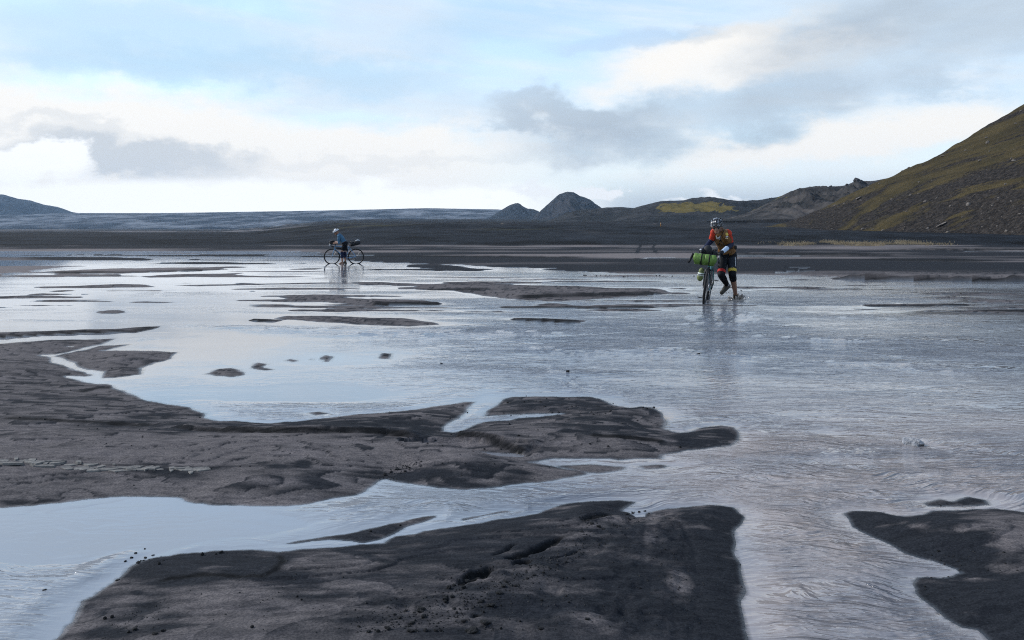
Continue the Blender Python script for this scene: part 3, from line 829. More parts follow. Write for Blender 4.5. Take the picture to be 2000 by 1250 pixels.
# ================================================================== AIR
def box_mesh(name, x0, x1, y0, y1, z0, z1, mat):
    me = bpy.data.meshes.new(name)
    v = [(x, y, z) for z in (z0, z1) for x, y in ((x0, y0), (x1, y0), (x1, y1), (x0, y1))]
    me.from_pydata(v, [], [(3, 2, 1, 0), (4, 5, 6, 7), (0, 1, 5, 4), (1, 2, 6, 5), (2, 3, 7, 6), (3, 0, 4, 7)])
    me.materials.append(mat)
    o = bpy.data.objects.new(name, me)
    COL.objects.link(o)
    return o


hm, q = material('haze_air')
pv = q.n('ShaderNodeVolumePrincipled')
pv.inputs['Color'].default_value = (.54, .76, 1.0, 1)
pv.inputs['Density'].default_value = 3.4e-5
q.link(pv.outputs[0], q.n('ShaderNodeOutputMaterial').inputs['Volume'])
tag(box_mesh('haze', -16000, 16000, -60, 10500, -1.6, 640, hm), kind='stuff')



# ================================================================== MESH KIT
def plain(name, color, rough=.6, spec=.4, metal=0.0, var=.25, scale=30.0, bump=0.0):
    m, q = material(name)
    pos = q.n('ShaderNodeTexCoord').outputs['Object']
    n = q.noise(pos, scale, 4, .6)
    c = q.mix(q.sstep(n, .3, .7), tuple(v * (1 - var) for v in color), tuple(min(1, v * (1 + var)) for v in color))
    q.principled(c, rough, q.bump(n, .5, bump) if bump else None, spec=spec, metal=metal)
    return m


def frame_of(d):
    d = d.normalized()
    a = Vector((0, 0, 1)) if abs(d.z) < .9 else Vector((1, 0, 0))
    u = d.cross(a).normalized()
    return u, d.cross(u).normalized()


def tube(path, r, seg=8, closed=False, caps=True, flat=1.0):
    path = [Vector(p) for p in path]
    n = len(path)
    rs = r if isinstance(r, (list, tuple)) else [r] * n
    V, Fc = [], []
    u = None
    for i, p in enumerate(path):
        if closed:
            d = path[(i + 1) % n] - path[i - 1]
        else:
            d = path[min(i + 1, n - 1)] - path[max(i - 1, 0)]
        d.normalize()
        if u is None:
            u, w = frame_of(d)
        else:
            u = (u - d * u.dot(d)).normalized()
            w = d.cross(u)
        for k in range(seg):
            a = 2 * math.pi * k / seg
            V.append(p + u * math.cos(a) * rs[i] + w * math.sin(a) * rs[i] * flat)
    m = n if closed else n - 1
    for i in range(m):
        for k in range(seg):
            j = (i + 1) % n
            Fc.append((i * seg + k, i * seg + (k + 1) % seg, j * seg + (k + 1) % seg, j * seg + k))
    if caps and not closed:
        Fc.append(tuple(range(seg))[::-1])
        Fc.append(tuple((n - 1) * seg + k for k in range(seg)))
    return V, Fc


def ring(c, R, r, axis=(0, 1, 0), n=40, seg=8, flat=1.0):
    c = Vector(c)
    u, w = frame_of(Vector(axis))
    return tube([c + (u * math.cos(t) + w * math.sin(t)) * R for t in (2 * math.pi * i / n for i in range(n))], r, seg, True, flat=flat)


def ball(c, r, rot=None, nu=14, nv=9, zmin=-1.0, fn=None):
    """ellipsoid; zmin > -1 cuts it open below; fn(theta, phi) scales the radius"""
    c = Vector(c)
    rr = r if isinstance(r, (tuple, list)) else (r, r, r)
    V, Fc = [], []
    t1 = math.acos(zmin) if zmin > -1 else math.pi
    for i in range(nv + 1):
        th = t1 * i / nv
        for k in range(nu):
            ph = 2 * math.pi * k / nu
            s = fn(th, ph) if fn else 1.0
            v = Vector((rr[0] * math.sin(th) * math.cos(ph), rr[1] * math.sin(th) * math.sin(ph), rr[2] * math.cos(th))) * s
            V.append(c + (rot @ v if rot else v))
    for i in range(nv):
        for k in range(nu):
            a, b = i * nu + k, i * nu + (k + 1) % nu
            Fc.append((a, a + nu, b + nu, b))
    return V, Fc


def slab(c, size, rot=None, bev=.12):
    """bevelled block"""
    c = Vector(c)
    hx, hy, hz = (s / 2 for s in size)
    b = min(hx, hy, hz) * bev * 2
    V, Fc = [], []
    prof = [(hx - b, hy - b, -hz), (hx, hy, -hz + b), (hx, hy, hz - b), (hx - b, hy - b, hz)]
    for x, y, z in prof:
        bb = min(b, .45 * min(x, y))
        for sx, sy in ((x, y - bb), (x - bb, y), (-x + bb, y), (-x, y - bb), (-x, -y + bb), (-x + bb, -y), (x - bb, -y), (x, -y + bb)):
            v = Vector((sx, sy, z))
            V.append(c + (rot @ v if rot else v))
    for i in range(3):
        for k in range(8):
            j = (k + 1) % 8
            Fc.append((i * 8 + k, i * 8 + j, i * 8 + 8 + j, i * 8 + 8 + k))
    Fc.append(tuple(range(8))[::-1])
    Fc.append(tuple(range(24, 32)))
    return V, Fc


def obj(name, shapes, mat, parent=None, smooth=True):
    V, Fc = [], []
    for v, f in shapes:
        o = len(V)
        V += v
        Fc += [tuple(i + o for i in q) for q in f]
    me = bpy.data.meshes.new(name)
    me.from_pydata([tuple(v) for v in V], [], Fc)
    if smooth:
        me.polygons.foreach_set('use_smooth', [True] * len(me.polygons))
    me.materials.append(mat)
    o = bpy.data.objects.new(name, me)
    COL.objects.link(o)
    o.parent = parent
    return o


def thing(name, label, cat, loc=(0, 0, 0), group=None):
    o = bpy.data.objects.new(name, None)
    o.empty_display_size = .1
    COL.objects.link(o)
    o.location = loc
    return tag(o, label, cat, group)


# ================================================================== BICYCLES
rubber = plain('tyre_rubber', (.012, .012, .013), .75, .3, bump=.002)
alloy = plain('grey_alloy', (.35, .36, .38), .35, .5, .8, .1)
blackm = plain('black_components', (.015, .015, .017), .45, .5)
leather = plain('black_saddle', (.02, .019, .018), .55, .4)
steel = plain('chain_steel', (.20, .19, .18), .4, .5, .7)


def bicycle(label, paint, loc, heading, lean, crank, fork_paint, barw=.207, group='bicycles pushed across the river'):
    b = thing('bicycle', label, 'bicycle', loc, group)
    b.rotation_euler = (Matrix.Rotation(heading, 3, 'Z') @ Matrix.Rotation(lean, 3, 'X')).to_euler()
    bb, cl, ht, hb = Vector((.43, 0, .275)), Vector((.285, 0, .76)), Vector((.872, 0, .835)), Vector((.915, 0, .685))
    ra, fa = Vector((0, 0, .345)), Vector((1.02, 0, .345))
    fr = [tube([bb, bb.lerp(hb, .5), hb], [.019, .021, .020], 10), tube([cl, ht + Vector((.008, 0, -.03))], [.015, .017], 10), tube([bb, cl, cl + (cl - bb) * .05], .015, 10), tube([hb, ht], .021, 10),
          tube([bb + Vector((0, -.04, 0)), bb + Vector((0, .04, 0))], .024, 12)]
    for s in (-1, 1):
        fr.append(tube([bb + Vector((-.02, .02 * s, 0)), bb.lerp(ra, .4) + Vector((0, .045 * s, 0)), ra + Vector((0, .062 * s, 0))], [.012, .011, .009], 8))
        fr.append(tube([cl + Vector((0, .012 * s, -.02)), cl.lerp(ra, .4) + Vector((0, .045 * s, 0)), ra + Vector((0, .062 * s, 0))], [.009, .009, .008], 8))
    obj('frame', fr, paint, b)
    fk = [tube([hb, hb + Vector((.008, 0, -.035))], .022, 10)]
    for s in (-1, 1):
        fk.append(tube([hb + Vector((.004, 0, -.03)), hb + Vector((.010, .047 * s, -.055)), hb.lerp(fa, .55) + Vector((.0, .054 * s, 0)), fa + Vector((0, .055 * s, 0))], [.018, .017, .014, .010], 8))
    obj('fork', fk, fork_paint, b)
    for c in (ra, fa):
        w = obj('wheel', [ring(c, .306, .012, flat=1.0, n=48)], blackm, b)
        obj('tyre', [ring(c, .325, .0215, n=56, seg=10)], rubber, w)
        obj('hub', [tube([c + Vector((0, -.055, 0)), c + Vector((0, -.04, 0)), c + Vector((0, -.03, 0)), c + Vector((0, .03, 0)), c + Vector((0, .04, 0)), c + Vector((0, .055, 0))], [.012, .028, .016, .016, .028, .012], 10)], blackm, w)
        sp = []
        for i in range(28):
            t, s = 2 * math.pi * i / 28, (-1) ** i
            t0 = t + (.5 if (i // 2) % 2 else -.5)
            sp.append(tube([c + Vector((.026 * math.cos(t0), .034 * s, .026 * math.sin(t0))), c + Vector((.302 * math.cos(t), 0, .302 * math.sin(t)))], .0011, 4, caps=False))
        obj('spoke_set', sp, alloy, w)
        obj('brake_disc', [ring(c + Vector((0, .045, 0)), .068, .010, n=28, seg=6, flat=.12)], alloy, w)
    obj('saddle', [ball((.175, 0, .985), (.085, .068, .024)), ball((.30, 0, .982), (.10, .026, .020)), tube([(.19, -.02, .965), (.22, 0, .955), (.30, 0, .965)], .005, 6)], leather, b)
    obj('seat_post', [tube([cl, (.238, 0, .955)], .0136, 10)], blackm, b)
    obj('stem', [tube([ht, ht + Vector((-.010, 0, .05))], .018, 10), tube([ht + Vector((-.008, 0, .035)), (.945, 0, .905)], .016, 10)], blackm, b)
    half = [(.945, 0, .905), (.945, .10, .906), (.955, .18, .908), (1.0, .203, .906), (1.04, .207, .885), (1.052, .212, .845), (1.03, .217, .800), (.985, .220, .778), (.93, .222, .775)]
    half = [(x, y * barw / .207, z) for x, y, z in half]
    bar = [(x, -y, z) for x, y, z in half[:0:-1]] + half
    hbz = obj('handlebar', [tube(bar, .0145, 8)], blackm, b)
    for s in (-1, 1):
        obj('brake_hood', [ball((1.055, .208 / .207 * barw * s, .918), (.042, .017, .024)), ball((1.092, .208 / .207 * barw * s, .942), (.018, .014, .026))], blackm, hbz)
        obj('brake_lever', [tube([(1.095, .208 / .207 * barw * s, .925), (1.115, .212 / .207 * barw * s, .88), (1.10, .217 / .207 * barw * s, .81)], [.009, .007, .006], 6, flat=.6)], alloy, hbz)
    obj('chainring', [ring(bb + Vector((0, -.055, 0)), .082, .006, n=36, seg=6, flat=.5)] + [tube([bb + Vector((0, -.055, 0)), bb + Vector((.08 * math.cos(t), -.055, .08 * math.sin(t)))], .006, 6) for t in (.3, 1.87, 3.44, 5.01)], blackm, b)
    for s in (-1, 1):
        a = crank + (0 if s < 0 else math.pi)
        tip = bb + Vector((.172 * math.cos(a), .075 * s, .172 * math.sin(a)))
        cr = obj('crank', [tube([bb + Vector((0, .06 * s, 0)), tip], [.013, .010], 8)], blackm, b)
        pc = tip + Vector((0, .055 * s, 0))
        obj('pedal', [slab(pc, (.085, .07, .016)), ring(pc, .032, .006, (0, 0, 1), 16, 6), tube([tip, pc], .006, 6)], blackm, cr)
    up = [bb + Vector((.082 * math.cos(t), -.055, .082 * math.sin(t))) for t in np.linspace(-1.5, 1.5, 9)]
    lo = [ra + Vector((.045 * math.cos(t), -.04, .045 * math.sin(t))) for t in np.linspace(1.5, 4.4, 7)]
    obj('chain', [tube(up + lo + [Vector((.035, -.042, .24)), Vector((.06, -.045, .215))], .0045, 5, True)], steel, b)
    obj('derailleur', [tube([ra + Vector((.01, -.06, -.02)), Vector((.025, -.055, .275)), Vector((.05, -.05, .215))], [.012, .014, .010], 6), ring((.035, -.045, .265), .018, .006, n=12, seg=5), ring((.055, -.045, .215), .018, .006, n=12, seg=5)], blackm, b)
    return b


def on(b, v):
    """bicycle-local point -> world"""
    return Matrix.LocRotScale(b.location, b.rotation_euler, None) @ Vector(v)


BED = -.06
teal = plain('teal_frame_paint', (.05, .19, .20), .3, .5)
sky_blue = plain('pale_blue_frame_paint', (.14, .33, .56), .3, .5)
fw, rw = Vector((3.345, 15.88, BED)), Vector((3.625, 16.86, BED))
hd = (fw - rw)
bikeA = bicycle('teal bicycle with a green roll on its bars, pushed through water by the vest wearer', teal, rw, math.atan2(hd.y, hd.x), math.radians(-7), math.radians(-96), blackm, .155)
fw, rw = Vector((-7.73, 39.22, BED + .02)), Vector((-6.75, 39.38, BED + .02))
hd = (fw - rw)
bikeB = bicycle('pale blue bicycle seen side-on beside the white-helmeted rider', sky_blue, rw, math.atan2(hd.y, hd.x), math.radians(-3), math.radians(-80), sky_blue)

green = plain('green_ripstop', (.098, .182, .034), .55, .35, var=.18, scale=18, bump=.01)
olive = plain('olive_bag_cloth', (.13, .16, .06), .6, .3, var=.25)
pale = plain('pale_bag_cloth', (.55, .60, .56), .6, .3, var=.2)
strapm = plain('black_webbing', (.010, .010, .012), .8, .2)
dkbag = plain('black_bag_cloth', (.018, .020, .024), .7, .3)
greyb = plain('grey_bag_cloth', (.30, .33, .36), .6, .3)


def world_shapes(b, shapes):
    M = Matrix.LocRotScale(b.location, b.rotation_euler, None)
    return [([M @ Vector(v) for v in V], Fc) for V, Fc in shapes]


def kit(name, label, cat, b, parts):
    """a bag strapped to a bicycle: its own thing, parts placed in the bicycle's frame"""
    t = thing(name, label, cat, (0, 0, 0))
    t.location, t.rotation_euler = b.location, b.rotation_euler
    for nm, sh, mt in parts:
        obj(nm, sh, mt, t)
    return t


def roll(y0, y1, x, z, r, n=18):
    ys = np.linspace(y0, y1, n)
    rad = [r * (1 - .04 * abs(math.sin(i * 1.9)) * .5) * min(1, (.55 + .9 * min(i, n - 1 - i) / 2)) for i in range(n)]
    return tube([(x + .004 * math.sin(i * 2.1), yy, z + .006 * math.sin(i * 1.3)) for i, yy in enumerate(ys)], rad, 18)


kit('handlebar_roll', 'fat bright green dry-bag roll with two black straps across bicycle handlebars', 'bag', bikeA,
    [('bag_body', [roll(-.27, .115, 1.10, .815, .098)], green), ('strap', [ring((1.10, -.13, .815), .100, .010, (0, 1, 0), 26, 8, 1.0)], strapm), ('strap', [ring((1.10, .005, .815), .100, .010, (0, 1, 0), 26, 8)], strapm),
     ('buckle_strap', [tube([(1.12, -.285, .90), (1.14, -.30, .84), (1.15, -.325, .76), (1.16, -.35, .73)], [.016, .02, .016, .022], 8)], strapm)])
kit('fork_bag', 'olive and cream stuff sack strapped to a bicycle fork leg', 'bag', bikeA,
    [('bag_body', [ball((.99, -.115, .60), (.052, .050, .065)), ball((.995, -.125, .50), (.058, .056, .075))], olive), ('pale_wrap', [tube([(.99, -.118, .575), (.992, -.122, .52)], [.055, .0595], 14)], pale), ('strap', [ring((.99, -.12, .55), .060, .006, (0, 0, 1), 22, 6)], strapm)])
kit('bar_bag', 'lumpy black pouch behind the bars of the teal bicycle', 'bag', bikeA,
    [('bag_body', [ball((.90, -.06, .97), (.07, .085, .10)), ball((.84, .06, .92), (.06, .06, .07))], dkbag), ('lamp', [ball((1.03, -.17, .975), (.03, .022, .022))], alloy)])
kit('saddle_bag', 'long black and grey saddle bag jutting behind the pale blue bicycle seat', 'bag', bikeB,
    [('bag_body', [tube([(.24, 0, .82), (.12, 0, .88), (-.02, 0, .93), (-.14, 0, .955), (-.19, 0, .96)], [.05, .085, .10, .085, .05], 14)], dkbag), ('rolled_end', [tube([(.02, 0, 1.02), (-.08, 0, 1.045), (-.17, 0, 1.03)], [.03, .05, .035], 10)], greyb), ('strap', [ring((.02, 0, .915), .098, .008, (1, 0, -.35), 22, 6)], strapm)])
kit('handlebar_bag', 'dark handlebar bag with a grey roll under it on the pale blue bicycle', 'bag', bikeB,
    [('bag_body', [roll(-.19, .19, 1.06, .96, .075), ball((.98, 0, 1.0), (.08, .07, .06))], dkbag), ('grey_roll', [roll(-.2, .2, 1.08, .84, .055)], greyb), ('strap', [ring((1.06, .08, .95), .08, .007, (0, 1, 0), 20, 6)], strapm)])
kit('frame_bag', 'slim black bag hung inside the pale blue bicycle frame', 'bag', bikeB,
    [('bag_body', [slab((.60, 0, .69), (.46, .05, .10), Matrix.Rotation(math.radians(-5), 3, 'Y')), slab((.42, 0, .62), (.16, .05, .12))], dkbag), ('zip', [tube([(.40, .027, .72), (.80, .027, .745)], .003, 5)], alloy)])
kit('water_bottle', 'dark bottle in the cage low on the pale blue bicycle', 'bottle', bikeB,
    [('bottle_body', [tube([(.49, 0, .36), (.55, 0, .43), (.575, 0, .465), (.59, 0, .48)], [.036, .036, .034, .018], 12)], blackm), ('cap', [tube([(.588, 0, .478), (.605, 0, .50)], [.018, .012], 10)], greyb)])


# ================================================================== PEOPLE
def capsule(a, b, ra, rb, seg=14):
    a, b = Vector(a), Vector(b)
    d = (b - a).normalized()
    pts, rs = [], []
    for k in range(4):
        t = math.pi / 2 * k / 4
        pts.append(a - d * ra * math.cos(t)); rs.append(max(ra * math.sin(t), .001))
    pts.append(a); rs.append(ra)
    pts.append(b); rs.append(rb)
    for k in range(3, -1, -1):
        t = math.pi / 2 * k / 4
        pts.append(b + d * rb * math.cos(t)); rs.append(max(rb * math.sin(t), .001))
    return tube(pts, rs, seg)


class Body:
    def __init__(self):
        self.c = []                       # (region, a, b, ra, rb)
    def limb(self, region, a, b, ra, rb):
        self.c.append((region, Vector(a), Vector(b), ra, rb))
    def build(self, parent, mat, voxel=.009):
        tmp = obj('body', [capsule(a, b, ra, rb) for _, a, b, ra, rb in self.c], mat, None)
        md = tmp.modifiers.new('r', 'REMESH')
        md.mode = 'VOXEL'
        md.voxel_size = voxel
        md.use_smooth_shade = True
        sm = tmp.modifiers.new('s', 'SMOOTH')
        sm.factor, sm.iterations = .5, 4
        dg = bpy.context.evaluated_depsgraph_get()
        me = bpy.data.meshes.new_from_object(tmp.evaluated_get(dg))
        old = tmp.data
        tmp.modifiers.clear()
        tmp.data = me
        bpy.data.meshes.remove(old)
        me.materials.clear()
        me.materials.append(mat)
        tmp.parent = parent
        self.o = tmp
        n = len(me.vertices)
        co = np.empty(n * 3, np.float32)
        me.vertices.foreach_get('co', co)
        self.co = co.reshape(-1, 3).astype(float)
        no = np.empty(n * 3, np.float32)
        me.vertices.foreach_get('normal', no)
        self.no = no.reshape(-1, 3).astype(float)
        best = np.full(n, 9.)
        self.reg = np.zeros(n, int)
        self.t = np.zeros(n)
        self.names = sorted({r for r, *_ in self.c})
        for r, a, b, ra, rb in self.c:
            A, D = np.array(a), np.array(b - a)
            t = ((self.co - A) @ D) / (D @ D)
            tc = np.clip(t, 0, 1)
            d = np.linalg.norm(self.co - A - tc[:, None] * D, axis=1) - (ra + (rb - ra) * tc)
            k = d < best
            best[k] = d[k]
            self.reg[k] = self.names.index(r)
            self.t[k] = t[k]
        self.faces = [tuple(p.vertices) for p in me.polygons]
        return tmp
    def cloth(self, name, parent, mat, sel, off=.006, fold=.003, label=None):
        """garment grown from the body surface. sel: {region: (t0, t1)}"""
        m = np.zeros(len(self.co), bool)
        for r, (t0, t1) in sel.items():
            m |= (self.reg == self.names.index(r)) & (self.t >= t0) & (self.t <= t1)
        fs = [f for f in self.faces if all(m[i] for i in f)]
        if not fs:
            return None
        par = {}
        def root(a):
            while par.setdefault(a, a) != a:
                par[a] = par[par[a]]
                a = par[a]
            return a
        for f in fs:
            r0 = root(f[0])
            for i in f[1:]:
                par[root(i)] = r0
        cnt = {}
        for f in fs:
            cnt[root(f[0])] = cnt.get(root(f[0]), 0) + 1
        big = max(cnt, key=cnt.get)
        fs = [f for f in fs if root(f[0]) == big]
        idx = sorted({i for f in fs for i in f})
        mp = {v: k for k, v in enumerate(idx)}
        p = self.co[idx]
        f = fbm(p[:, 0] * 22 + p[:, 1] * 9, p[:, 2] * 14 + p[:, 1] * 17, 3) * fold
        p = p + self.no[idx] * (off + f)[:, None]
        me = bpy.data.meshes.new(name)
        me.from_pydata([tuple(v) for v in p], [], [tuple(mp[i] for i in f) for f in fs])
        me.polygons.foreach_set('use_smooth', [True] * len(me.polygons))
        me.materials.append(mat)
        o = bpy.data.objects.new(name, me)
        COL.objects.link(o)
        o.parent = parent
        md = o.modifiers.new('thickness', 'SOLIDIFY')
        md.thickness, md.offset = .004, -1
        if label:
            o['label'] = label
        return o


def hand(B, reg, wrist, grip, palm_n, side):
    """palm and five bent fingers closing round the bar at grip"""
    wrist, grip, palm_n = Vector(wrist), Vector(grip), Vector(palm_n).normalized()
    d = (grip - wrist).normalized()
    s = d.cross(palm_n).normalized() * side
    k0 = grip - d * .02
    B.limb(reg, wrist, wrist.lerp(k0, .5), .024, .027)
    for i, (o, L) in enumerate(((-.030, .9), (-.010, 1.0), (.010, .95), (.029, .75))):
        base = k0 + s * o
        B.limb(reg, wrist.lerp(k0, .4) + s * o * .7, base, .013, .011)
        k1 = base + d * .030 * L + palm_n * .004
        k2 = k1 + d * .012 * L - palm_n * .026 * L
        k3 = k2 - d * .020 * L - palm_n * .010 * L
        B.limb(reg, base, k1, .0105, .0095)
        B.limb(reg, k1, k2, .0095, .009)
        B.limb(reg, k2, k3, .009, .008)
    th = wrist.lerp(k0, .45) - s * .030
    t1 = th + d * .030 - s * .012 - palm_n * .012
    B.limb(reg, th, t1, .013, .011)
    B.limb(reg, t1, t1 + d * .024 - palm_n * .018 + s * .006, .011, .009)


def head_shapes(B, c, fwd, up):
    c, fwd, up = Vector(c), Vector(fwd).normalized(), Vector(up).normalized()
    sd = up.cross(fwd).normalized()                  # person's left
    B.limb('head', c - fwd * .018 + up * .02, c + fwd * .022 + up * .02, .086, .082)
    B.limb('head', c + up * .045 - fwd * .01, c + up * .052, .078, .078)
    B.limb('face', c + fwd * .045 - up * .03, c + fwd * .055 - up * .075, .052, .040)
    B.limb('face', c + fwd * .070 - up * .080, c + fwd * .075 - up * .085, .024, .022)
    B.limb('nose', c + fwd * .098 + up * .002, c + fwd * .112 - up * .034, .009, .014)
    for s in (-1, 1):
        B.limb('ear', c + sd * s * .082 + up * .012, c + sd * s * .083 - up * .028, .014, .010)
        B.limb('face', c + fwd * .065 + sd * s * .034 - up * .02, c + fwd * .06 + sd * s * .036 - up * .024, .026, .024)
    return c, fwd, up, sd


def helmet(parent, c, fwd, up, sd, shell, inner, vents):
    R = Matrix((fwd, sd, up)).transposed()
    hc = c + up * .045 - fwd * .008
    def fn(th, ph):
        x = math.sin(ph) * math.sin(th)
        return 1.0 + .045 * math.cos(x * 15) * (math.sin(th) ** .5 if th > 0 else 0) + .02 * math.cos(ph)
    h = obj('helmet', [ball(hc, (.142, .108, .118), R, 48, 18, -.12, fn)], shell, parent)
    obj('helmet_rim', [tube([hc + R @ Vector((.142 * math.cos(a) * 1.0, .107 * math.sin(a), -.018)) for a in np.linspace(0, 2 * math.pi, 36)[:-1]], .010, 6, True)], inner, h)
    for sgn in (-2, -1, 0, 1, 2):
        for a0, a1 in ((.25, .75), (.95, 1.35), (-.35, -.9)):
            pts = []
            for a in np.linspace(a0, a1, 5):
                y = sgn * .21 + .105
                if abs(y) > .55: y = math.copysign(.5, y)
                v = Vector((math.sin(a) * .143 * (1 - .3 * y * y), y * .108 * 1.7, math.cos(a) * .119 * (1 - 1.1 * y * y)))
                pts.append(hc + R @ (v * 1.015))
            obj('vent', [tube(pts, [.003, .0085, .010, .0085, .003], 6, flat=.5)], vents, h)
    for s in (-1, 1):
        obj('chin_strap', [tube([hc + R @ Vector((.03, .098 * s, -.02)), c + fwd * .03 + sd * .083 * s - up * .05, c + fwd * .045 + sd * .03 * s - up * .118], .004, 5)], inner, h)
    return h


skin = plain('skin', (.26, .145, .10), .55, .35, var=.12, scale=20)
navy = plain('navy_knit', (.009, .015, .042), .8, .2)
redc = plain('red_jersey_cloth', (.42, .040, .020), .75, .2)
mustard = plain('mustard_vest_nylon', (.15, .074, .023), .6, .3, var=.3, scale=14)
lycra = plain('black_lycra', (.006, .007, .010), .7, .12)
slate = plain('dark_slate_lycra', (.016, .021, .030), .7, .15)
yellowb = plain('yellow_band', (.48, .36, .06), .7, .2)
redb = plain('red_band', (.30, .018, .016), .7, .2)
white = plain('white_cloth', (.52, .54, .57), .7, .2, var=.1)
paleb = plain('pale_blue_print', (.40, .50, .64), .7, .2, var=.4, scale=60)
shoe = plain('dark_shoe', (.045, .043, .035), .6, .3)
lens = plain('dark_lens', (.006, .006, .008), .08, .8)
hshell, q = material('black_grey_helmet_shell')
hp = q.n('ShaderNodeTexCoord').outputs['Object']
q.principled(q.mix(q.sstep(q.noise(hp, 26, 2, .5), .52, .60), (.014, .016, .020), (.22, .24, .27)), .25, spec=.6)
whshell = plain('white_helmet_shell', (.55, .57, .60), .3, .5, var=.06)
teeth = plain('lips', (.20, .07, .06), .5, .3)


def ZA(x, y, d): return at(1300 + x / 5.435, 410 + y / 5.435, d)
def ZB(x, y, d): return at(610 + x / 12.5, 430 + y / 12.5, d)


# ---- the wader in the mustard vest
gripL, gripR = on(bikeA, (1.03, .155, .935)), on(bikeA, (1.03, -.155, .935))
A = Body()
pel, wst, chs, nck = ZA(655, 462, 16.60), ZA(645, 395, 16.52), ZA(612, 305, 16.36), ZA(585, 232, 16.24)
lsh, rsh = ZA(660, 250, 16.30), ZA(520, 238, 16.24)
lhp, rhp = ZA(700, 478, 16.62), ZA(615, 478, 16.62)
lkn, rkn = ZA(709, 685, 16.42), ZA(590, 690, 16.36)
lan, ran = ZA(742, 893, 16.74), ZA(655, 800, 16.76)
lan.z = max(lan.z, .045)
sdv = (lsh - rsh).normalized()
for s in (-1, 1):
    A.limb('pelvis', pel + sdv * .060 * s, wst + sdv * .048 * s, .104, .088)
    A.limb('waist', wst + sdv * .048 * s, chs + sdv * .062 * s, .088, .100)
    A.limb('chest', chs + sdv * .062 * s, nck + sdv * .05 * s - Vector((0, 0, .05)), .098, .068)
A.limb('shoulder', lsh, rsh, .066, .066)
A.limb('neck', nck, ZA(560, 190, 16.17), .058, .052)
for tag_, sh, eb, gr in (('l', lsh, ZA(698, 368, 16.40), gripL), ('r', rsh, ZA(482, 330, 16.36), gripR)):
    wr = eb.lerp(gr, .80)
    A.limb(tag_ + '_upper_arm', sh, eb, .056, .043)
    A.limb(tag_ + '_forearm', eb, wr, .043, .028)
    hand(A, tag_ + '_hand', wr, gr + Vector((0, 0, .018)), (0, -.1, 1), 1)
for tag_, hp_, kn, an in (('l', lhp, lkn, lan), ('r', rhp, rkn, ran)):
    A.limb(tag_ + '_thigh', hp_, kn, .092, .060)
    A.limb(tag_ + '_shin', kn, kn.lerp(an, .35), .058, .056)
    A.limb(tag_ + '_calf', kn.lerp(an, .35), an, .054, .036)
ltoe = lan + Vector((-.05, -.17, 0)); ltoe.z = BED + .03
lheel = lan + Vector((.01, .04, 0)); lheel.z = BED + .04
A.limb('l_foot', lan, lheel, .036, .036)
A.limb('l_foot', lheel, ltoe, .036, .028)
rtoe = ZA(596, 878, 16.62)
rheel = ran + Vector((.035, .06, -.015))
A.limb('r_foot', ran, rheel, .036, .034)
A.limb('r_foot', rheel, rtoe, .036, .032)
A.limb('r_foot', ran, ran.lerp(rtoe, .6), .038, .036)
personA = thing('person', 'person in mustard vest, red sleeves and dark helmet wading beside the green roll', 'person', (lan.x, lan.y, BED), 'riders wading the river')
org = personA.location.copy()
hc, hf, hu, hs = head_shapes(A, ZA(543, 180, 16.08), (-.30, -.92, -.26), (-.10, -.24, .965))
body = A.build(personA, skin, .0085)
helmet(personA, hc, hf, hu, hs, hshell, blackm, strapm)
gl = obj('sunglasses', [tube([hc + hf * (.100 - .045 * abs(t) ** 2.2) + hs * .070 * t + hu * .022 for t in np.linspace(-1, 1, 11)], .0065, 6)] + [tube([hc + hf * (.102 - .045 * abs(t) ** 2.2) + hs * .064 * t - hu * (.022 - .014 * (1 - abs(abs(t) - .5) * 2)) for t in np.linspace(-.95, .95, 11)], .005, 6)]
         + [tube([hc + hf * .058 + hs * .071 * s + hu * .02, hc - hf * .03 + hs * .09 * s + hu * .015], .005, 6) for s in (-1, 1)], white, personA)
for s in (-1, 1):
    obj('lens', [ball(hc + hf * .092 + hs * .036 * s + hu * .002, (.012, .031, .020), Matrix((hf, hs, hu)).transposed())], lens, gl)
obj('mouth', [tube([hc + hf * .093 - hu * .062 + hs * .02 * t for t in (-1, 0, 1)], [.003, .005, .003], 6)], teeth, personA)
obj_v = A.cloth('vest', personA, mustard, {'pelvis': (.30, 2), 'waist': (-1, 2), 'chest': (-1, 2), 'shoulder': (.14, .86), 'neck': (-1, .5)}, .014, .012)
for n_ in 'lr':
    A.cloth('jersey_sleeve', personA, redc, {n_ + '_upper_arm': (-3, .78), 'shoulder': (-3, .14) if n_ == 'l' else (.86, 3)}, .010, .004)
    A.cloth('arm_warmer', personA, navy, {n_ + '_upper_arm': (.76, 2), n_ + '_forearm': (-1, .5 if n_ == 'l' else 1.0)}, .006, .002)
    A.cloth('glove', personA, lycra, {n_ + '_hand': (-2, 3), n_ + '_forearm': (.95, 2)}, .003, .0)
A.cloth('printed_cuff', personA, paleb, {'l_forearm': (.48, .97)}, .008, .002, 'pale blue printed cuff')
A.cloth('shorts', personA, lycra, {'pelvis': (-2, .32), 'r_thigh': (-1, .80), 'l_thigh': (-1, .25)}, .007, .003)
A.cloth('shorts_leg', personA, slate, {'l_thigh': (.22, .80)}, .008, .003)
A.cloth('leg_band', personA, redb, {'r_thigh': (.78, .92)}, .010, .0, 'red band above the knee')
A.cloth('leg_band', personA, yellowb, {'l_thigh': (.74, .90)}, .011, .0, 'yellow band above the knee')
A.cloth('knee_warmer', personA, lycra, {'l_thigh': (.88, 2), 'l_shin': (-1, .75)}, .009, .003, 'black warmer rolled below the knee')
A.cloth('leg_warmer', personA, lycra, {'r_thigh': (.90, 2), 'r_shin': (-1, 2), 'r_calf': (-1, .80)}, .007, .003, 'black warmer down to the ankle')
